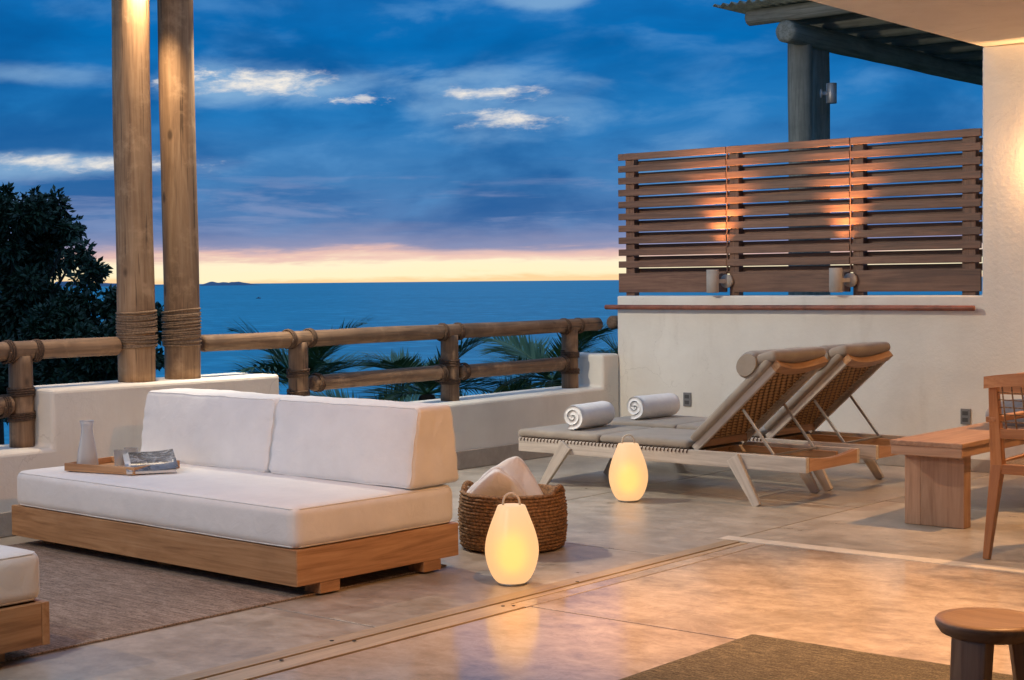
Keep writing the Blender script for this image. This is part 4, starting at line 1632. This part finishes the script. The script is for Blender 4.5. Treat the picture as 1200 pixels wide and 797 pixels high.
# ------------------------------------------------------------------ vegetation beyond the parapet
def leaf_tree(name, label, base, clumps, nleaf, lsize, seed, top):
    """clumps: (centre, radius) in metres relative to base"""
    rnd = random.Random(seed)
    o = thing(name, label, 'tree', base)
    # trunk and limbs
    tv, tf = [], []

    def add(pts, r0, r1):
        v_, f_ = tube_mesh(pts, lambda q: r0 + (r1 - r0) * q, 8)
        tf.extend(tuple(i + len(tv) for i in f) for f in f_)
        tv.extend(v_)
    fork = Vector((0.0, 0.0, top))
    add([(0, 0, -0.5), (0.1, -0.1, top * .35), (-0.1, 0.1, top * .7), fork], 0.34, 0.22)
    for c, r in clumps:
        mid = fork.lerp(c, 0.5) + Vector((rnd.uniform(-.3, .3), rnd.uniform(-.3, .3), rnd.uniform(-.2, .3)))
        add([fork - Vector((0, 0, .2)), mid, c], 0.11, 0.02)
        for _ in range(5):
            d = Vector((rnd.gauss(0, 1), rnd.gauss(0, 1), rnd.gauss(0, .8))).normalized()
            add([c, c + d * r * .5 + Vector((0, 0, .05)), c + d * r * .95], 0.03, 0.006)
    pyd('trunk', tv, tf, M['tree_bark'], o, True)
    vs, fs = [], []
    tot = sum(r ** 2.2 for _, r in clumps)
    for c, r in clumps:
        # sub-clumps give the crown a lumpy outline
        subs = []
        for _ in range(10):
            d = Vector((rnd.gauss(0, 1), rnd.gauss(0, 1), rnd.gauss(0, 1))).normalized()
            subs.append((c + d * r * rnd.uniform(.45, .85), r * rnd.uniform(.25, .42)))
        subs.append((c, r * .6))
        k = int(nleaf * r ** 2.2 / tot)
        for i in range(k):
            sc, sr = subs[rnd.randrange(len(subs))]
            d = Vector((rnd.gauss(0, 1), rnd.gauss(0, 1), rnd.gauss(0, 1))).normalized()
            p = sc + d * sr * (rnd.random() ** 0.45)
            s = lsize * rnd.uniform(.6, 1.25)
            a = (d + Vector((rnd.uniform(-1, 1), rnd.uniform(-1, 1), rnd.uniform(-1.2, .4)))).normalized()
            b = a.cross(Vector((rnd.uniform(-1, 1), rnd.uniform(-1, 1), rnd.uniform(-1, 1)))).normalized()
            nrm = a.cross(b)
            i0 = len(vs)
            vs += [p, p + a * s * .5 + b * s * .22 - nrm * s * .06, p + a * s, p + a * s * .5 - b * s * .22 - nrm * s * .06]
            fs += [(i0, i0 + 1, i0 + 2), (i0, i0 + 2, i0 + 3)]
    pyd('crown', vs, fs, M['tree_leaf'], o)
    return o


def clumps_from(base, lst, dist, seed):
    rnd = random.Random(seed)
    out = []
    for px, py, rp in lst:
        r = rp / FPX * dist
        c = at_px(px, py, dist + rnd.uniform(-1.6, 1.6)) - base
        out.append((c, r))
    return out


D1 = 40.0
b1 = at_px(-10, 340, D1)
b1.z = -16.5
cl1 = clumps_from(b1, [(18, 258, 40), (70, 246, 22), (82, 270, 18), (48, 290, 38), (0, 300, 56), (92, 296, 18), (104, 322, 21), (60, 300, 25), (20, 360, 52), (45, 352, 30), (-60, 300, 66), (-70, 380, 75), (-50, 240, 45), (-5, 238, 28), (0, 420, 55), (-120, 340, 80), (-90, 250, 50), (40, 240, 20), (118, 318, 10)], D1, 3)
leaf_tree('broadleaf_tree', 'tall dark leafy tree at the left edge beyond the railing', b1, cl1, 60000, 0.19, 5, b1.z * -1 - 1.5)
D2 = 37.0
b2 = at_px(110, 420, D2)
b2.z = -15.2
cl2 = clumps_from(b2, [(95, 372, 34), (140, 366, 28), (60, 390, 40), (165, 392, 26), (120, 405, 40), (70, 430, 45), (20, 440, 45), (160, 425, 26), (184, 370, 11), (182, 420, 12), (100, 460, 40), (40, 480, 40), (-20, 450, 40), (150, 350, 16)], D2, 9)
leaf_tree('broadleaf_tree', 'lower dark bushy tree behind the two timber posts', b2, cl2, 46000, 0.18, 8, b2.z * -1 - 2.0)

# palms: fronds as separate parts sharing three frond meshes
def frond_mesh(seed, Lf=1.25, nl=40, droop=0.34):
    rnd = random.Random(seed)
    vs, fs = [], []

    def rach(q):
        return Vector((Lf * (q - 0.16 * q * q), 0, Lf * (0.42 * q - droop * q * q)))
    v_, f_ = tube_mesh([rach(i / 12) for i in range(13)], lambda q: 0.016 * (1 - q) + 0.003, 6)
    vs += v_
    fs += f_
    for i in range(nl):
        q = 0.12 + 0.87 * i / (nl - 1)
        p = rach(q)
        tdir = (rach(min(q + .02, 1)) - rach(q - .02)).normalized()
        ln = 0.52 * math.sin(math.pi * min(1, 0.12 + q * 0.86)) ** 0.7 * rnd.uniform(.85, 1.1) + .08
        for s in (-1, 1):
            side = Vector((0, s, 0))
            d = (tdir * (0.55 + .5 * q) + side * 0.9 + Vector((0, 0, 0.30 - rnd.uniform(0, .25)))).normalized()
            w = Vector((0, 0, 1)).cross(d).normalized() * 0.013
            m1 = p + d * ln * .5
            e = p + d * ln + Vector((0, 0, -ln * rnd.uniform(.0, .14)))
            i0 = len(vs)
            vs += [p - w * .5, p + w * .5, m1 + w, m1 - w, e]
            fs += [(i0, i0 + 1, i0 + 2, i0 + 3), (i0 + 3, i0 + 2, i0 + 4)]
    me = bpy.data.meshes.new('frond')
    me.from_pydata([tuple(v) for v in vs], [], fs)
    me.update()
    me.materials.append(M['palm_leaf'])
    return me


FR = [frond_mesh(1), frond_mesh(2, 1.1, 36, .5), frond_mesh(3, 1.35, 42, .28)]


def palm(px, py, dist, label, nf, seed, sc=1.0):
    rnd = random.Random(seed)
    top = at_px(px, py, dist)
    gz = -3.2 - max(0, (-7.9 - top.x)) * .42
    o = thing('palm_tree', label, 'palm', (top.x, top.y, gz), 0, 'palms below the terrace edge')
    H = top.z - gz
    log('trunk', (0.12, 0.05, -0.3), (0, 0, H), 0.13, M['tree_bark'], o, 14, 0.06, seed, 0.085)
    for i in range(nf):
        fo = bpy.data.objects.new('frond', FR[i % 3])
        COL.objects.link(fo)
        fo.parent = o
        el = rnd.uniform(-0.15, 0.5) if i % 4 else rnd.uniform(0.6, 0.85)
        fo.location = (0, 0, H)
        fo.rotation_euler = Euler((rnd.uniform(-.3, .3), -el + .15, 2 * math.pi * (i * 0.381966) + rnd.uniform(-.2, .2)), 'XYZ')
        s = sc * rnd.uniform(.85, 1.1)
        fo.scale = (s, s, s)


palm(352, 452, 15.0, 'palm with spiky fronds behind the first railing bay beside the sofa', 16, 3, 0.72)
palm(500, 462, 15.5, 'palm with arching fronds behind the middle railing post', 15, 5, 0.72)
palm(648, 446, 16.0, 'palm fanning out between the two right railing posts', 17, 9, 0.72)
palm(745, 446, 17.0, 'palm fronds showing above the parapet beside the end wall', 14, 12, 0.75)
palm(575, 505, 17.5, 'low palm between the middle and right railing posts', 14, 15, 0.8)
palm(430, 505, 18.0, 'low palm under the lower rail behind the sofa cushion', 14, 21, 0.8)

# small motor boat far out on the water
D3 = 26.3 / ((350 - 332) / FPX)
pb = at_px(303, 350, D3)
bo = thing('motor_boat', 'tiny motor boat far out on the sea', 'boat', (pb.x, pb.y, SEA), YAW)
vs, fs = [], []
for i in range(9):
    q = i / 8
    w = 1.4 * math.sin(math.pi * min(1, .35 + .65 * q) * (1 if q < 1 else 1)) + .05
    x = -4.2 + 8.4 * q
    vs += [(x, -w, 1.0 + .5 * q), (x, -w * .6, -.2), (x, w * .6, -.2), (x, w, 1.0 + .5 * q)]
for i in range(8):
    a, b = i * 4, i * 4 + 4
    fs += [(a + k, a + k + 1, b + k + 1, b + k) for k in range(3)] + [(a + 3, a, b, b + 3)]
fs += [(0, 1, 2, 3), (32, 33, 34, 35)]
pyd('hull', vs, fs, M['boat_paint'], bo)
box('cabin', (-1.6, 1.4), (-.95, .95), (1.2, 2.7), M['boat_paint'], bo, 0.1)
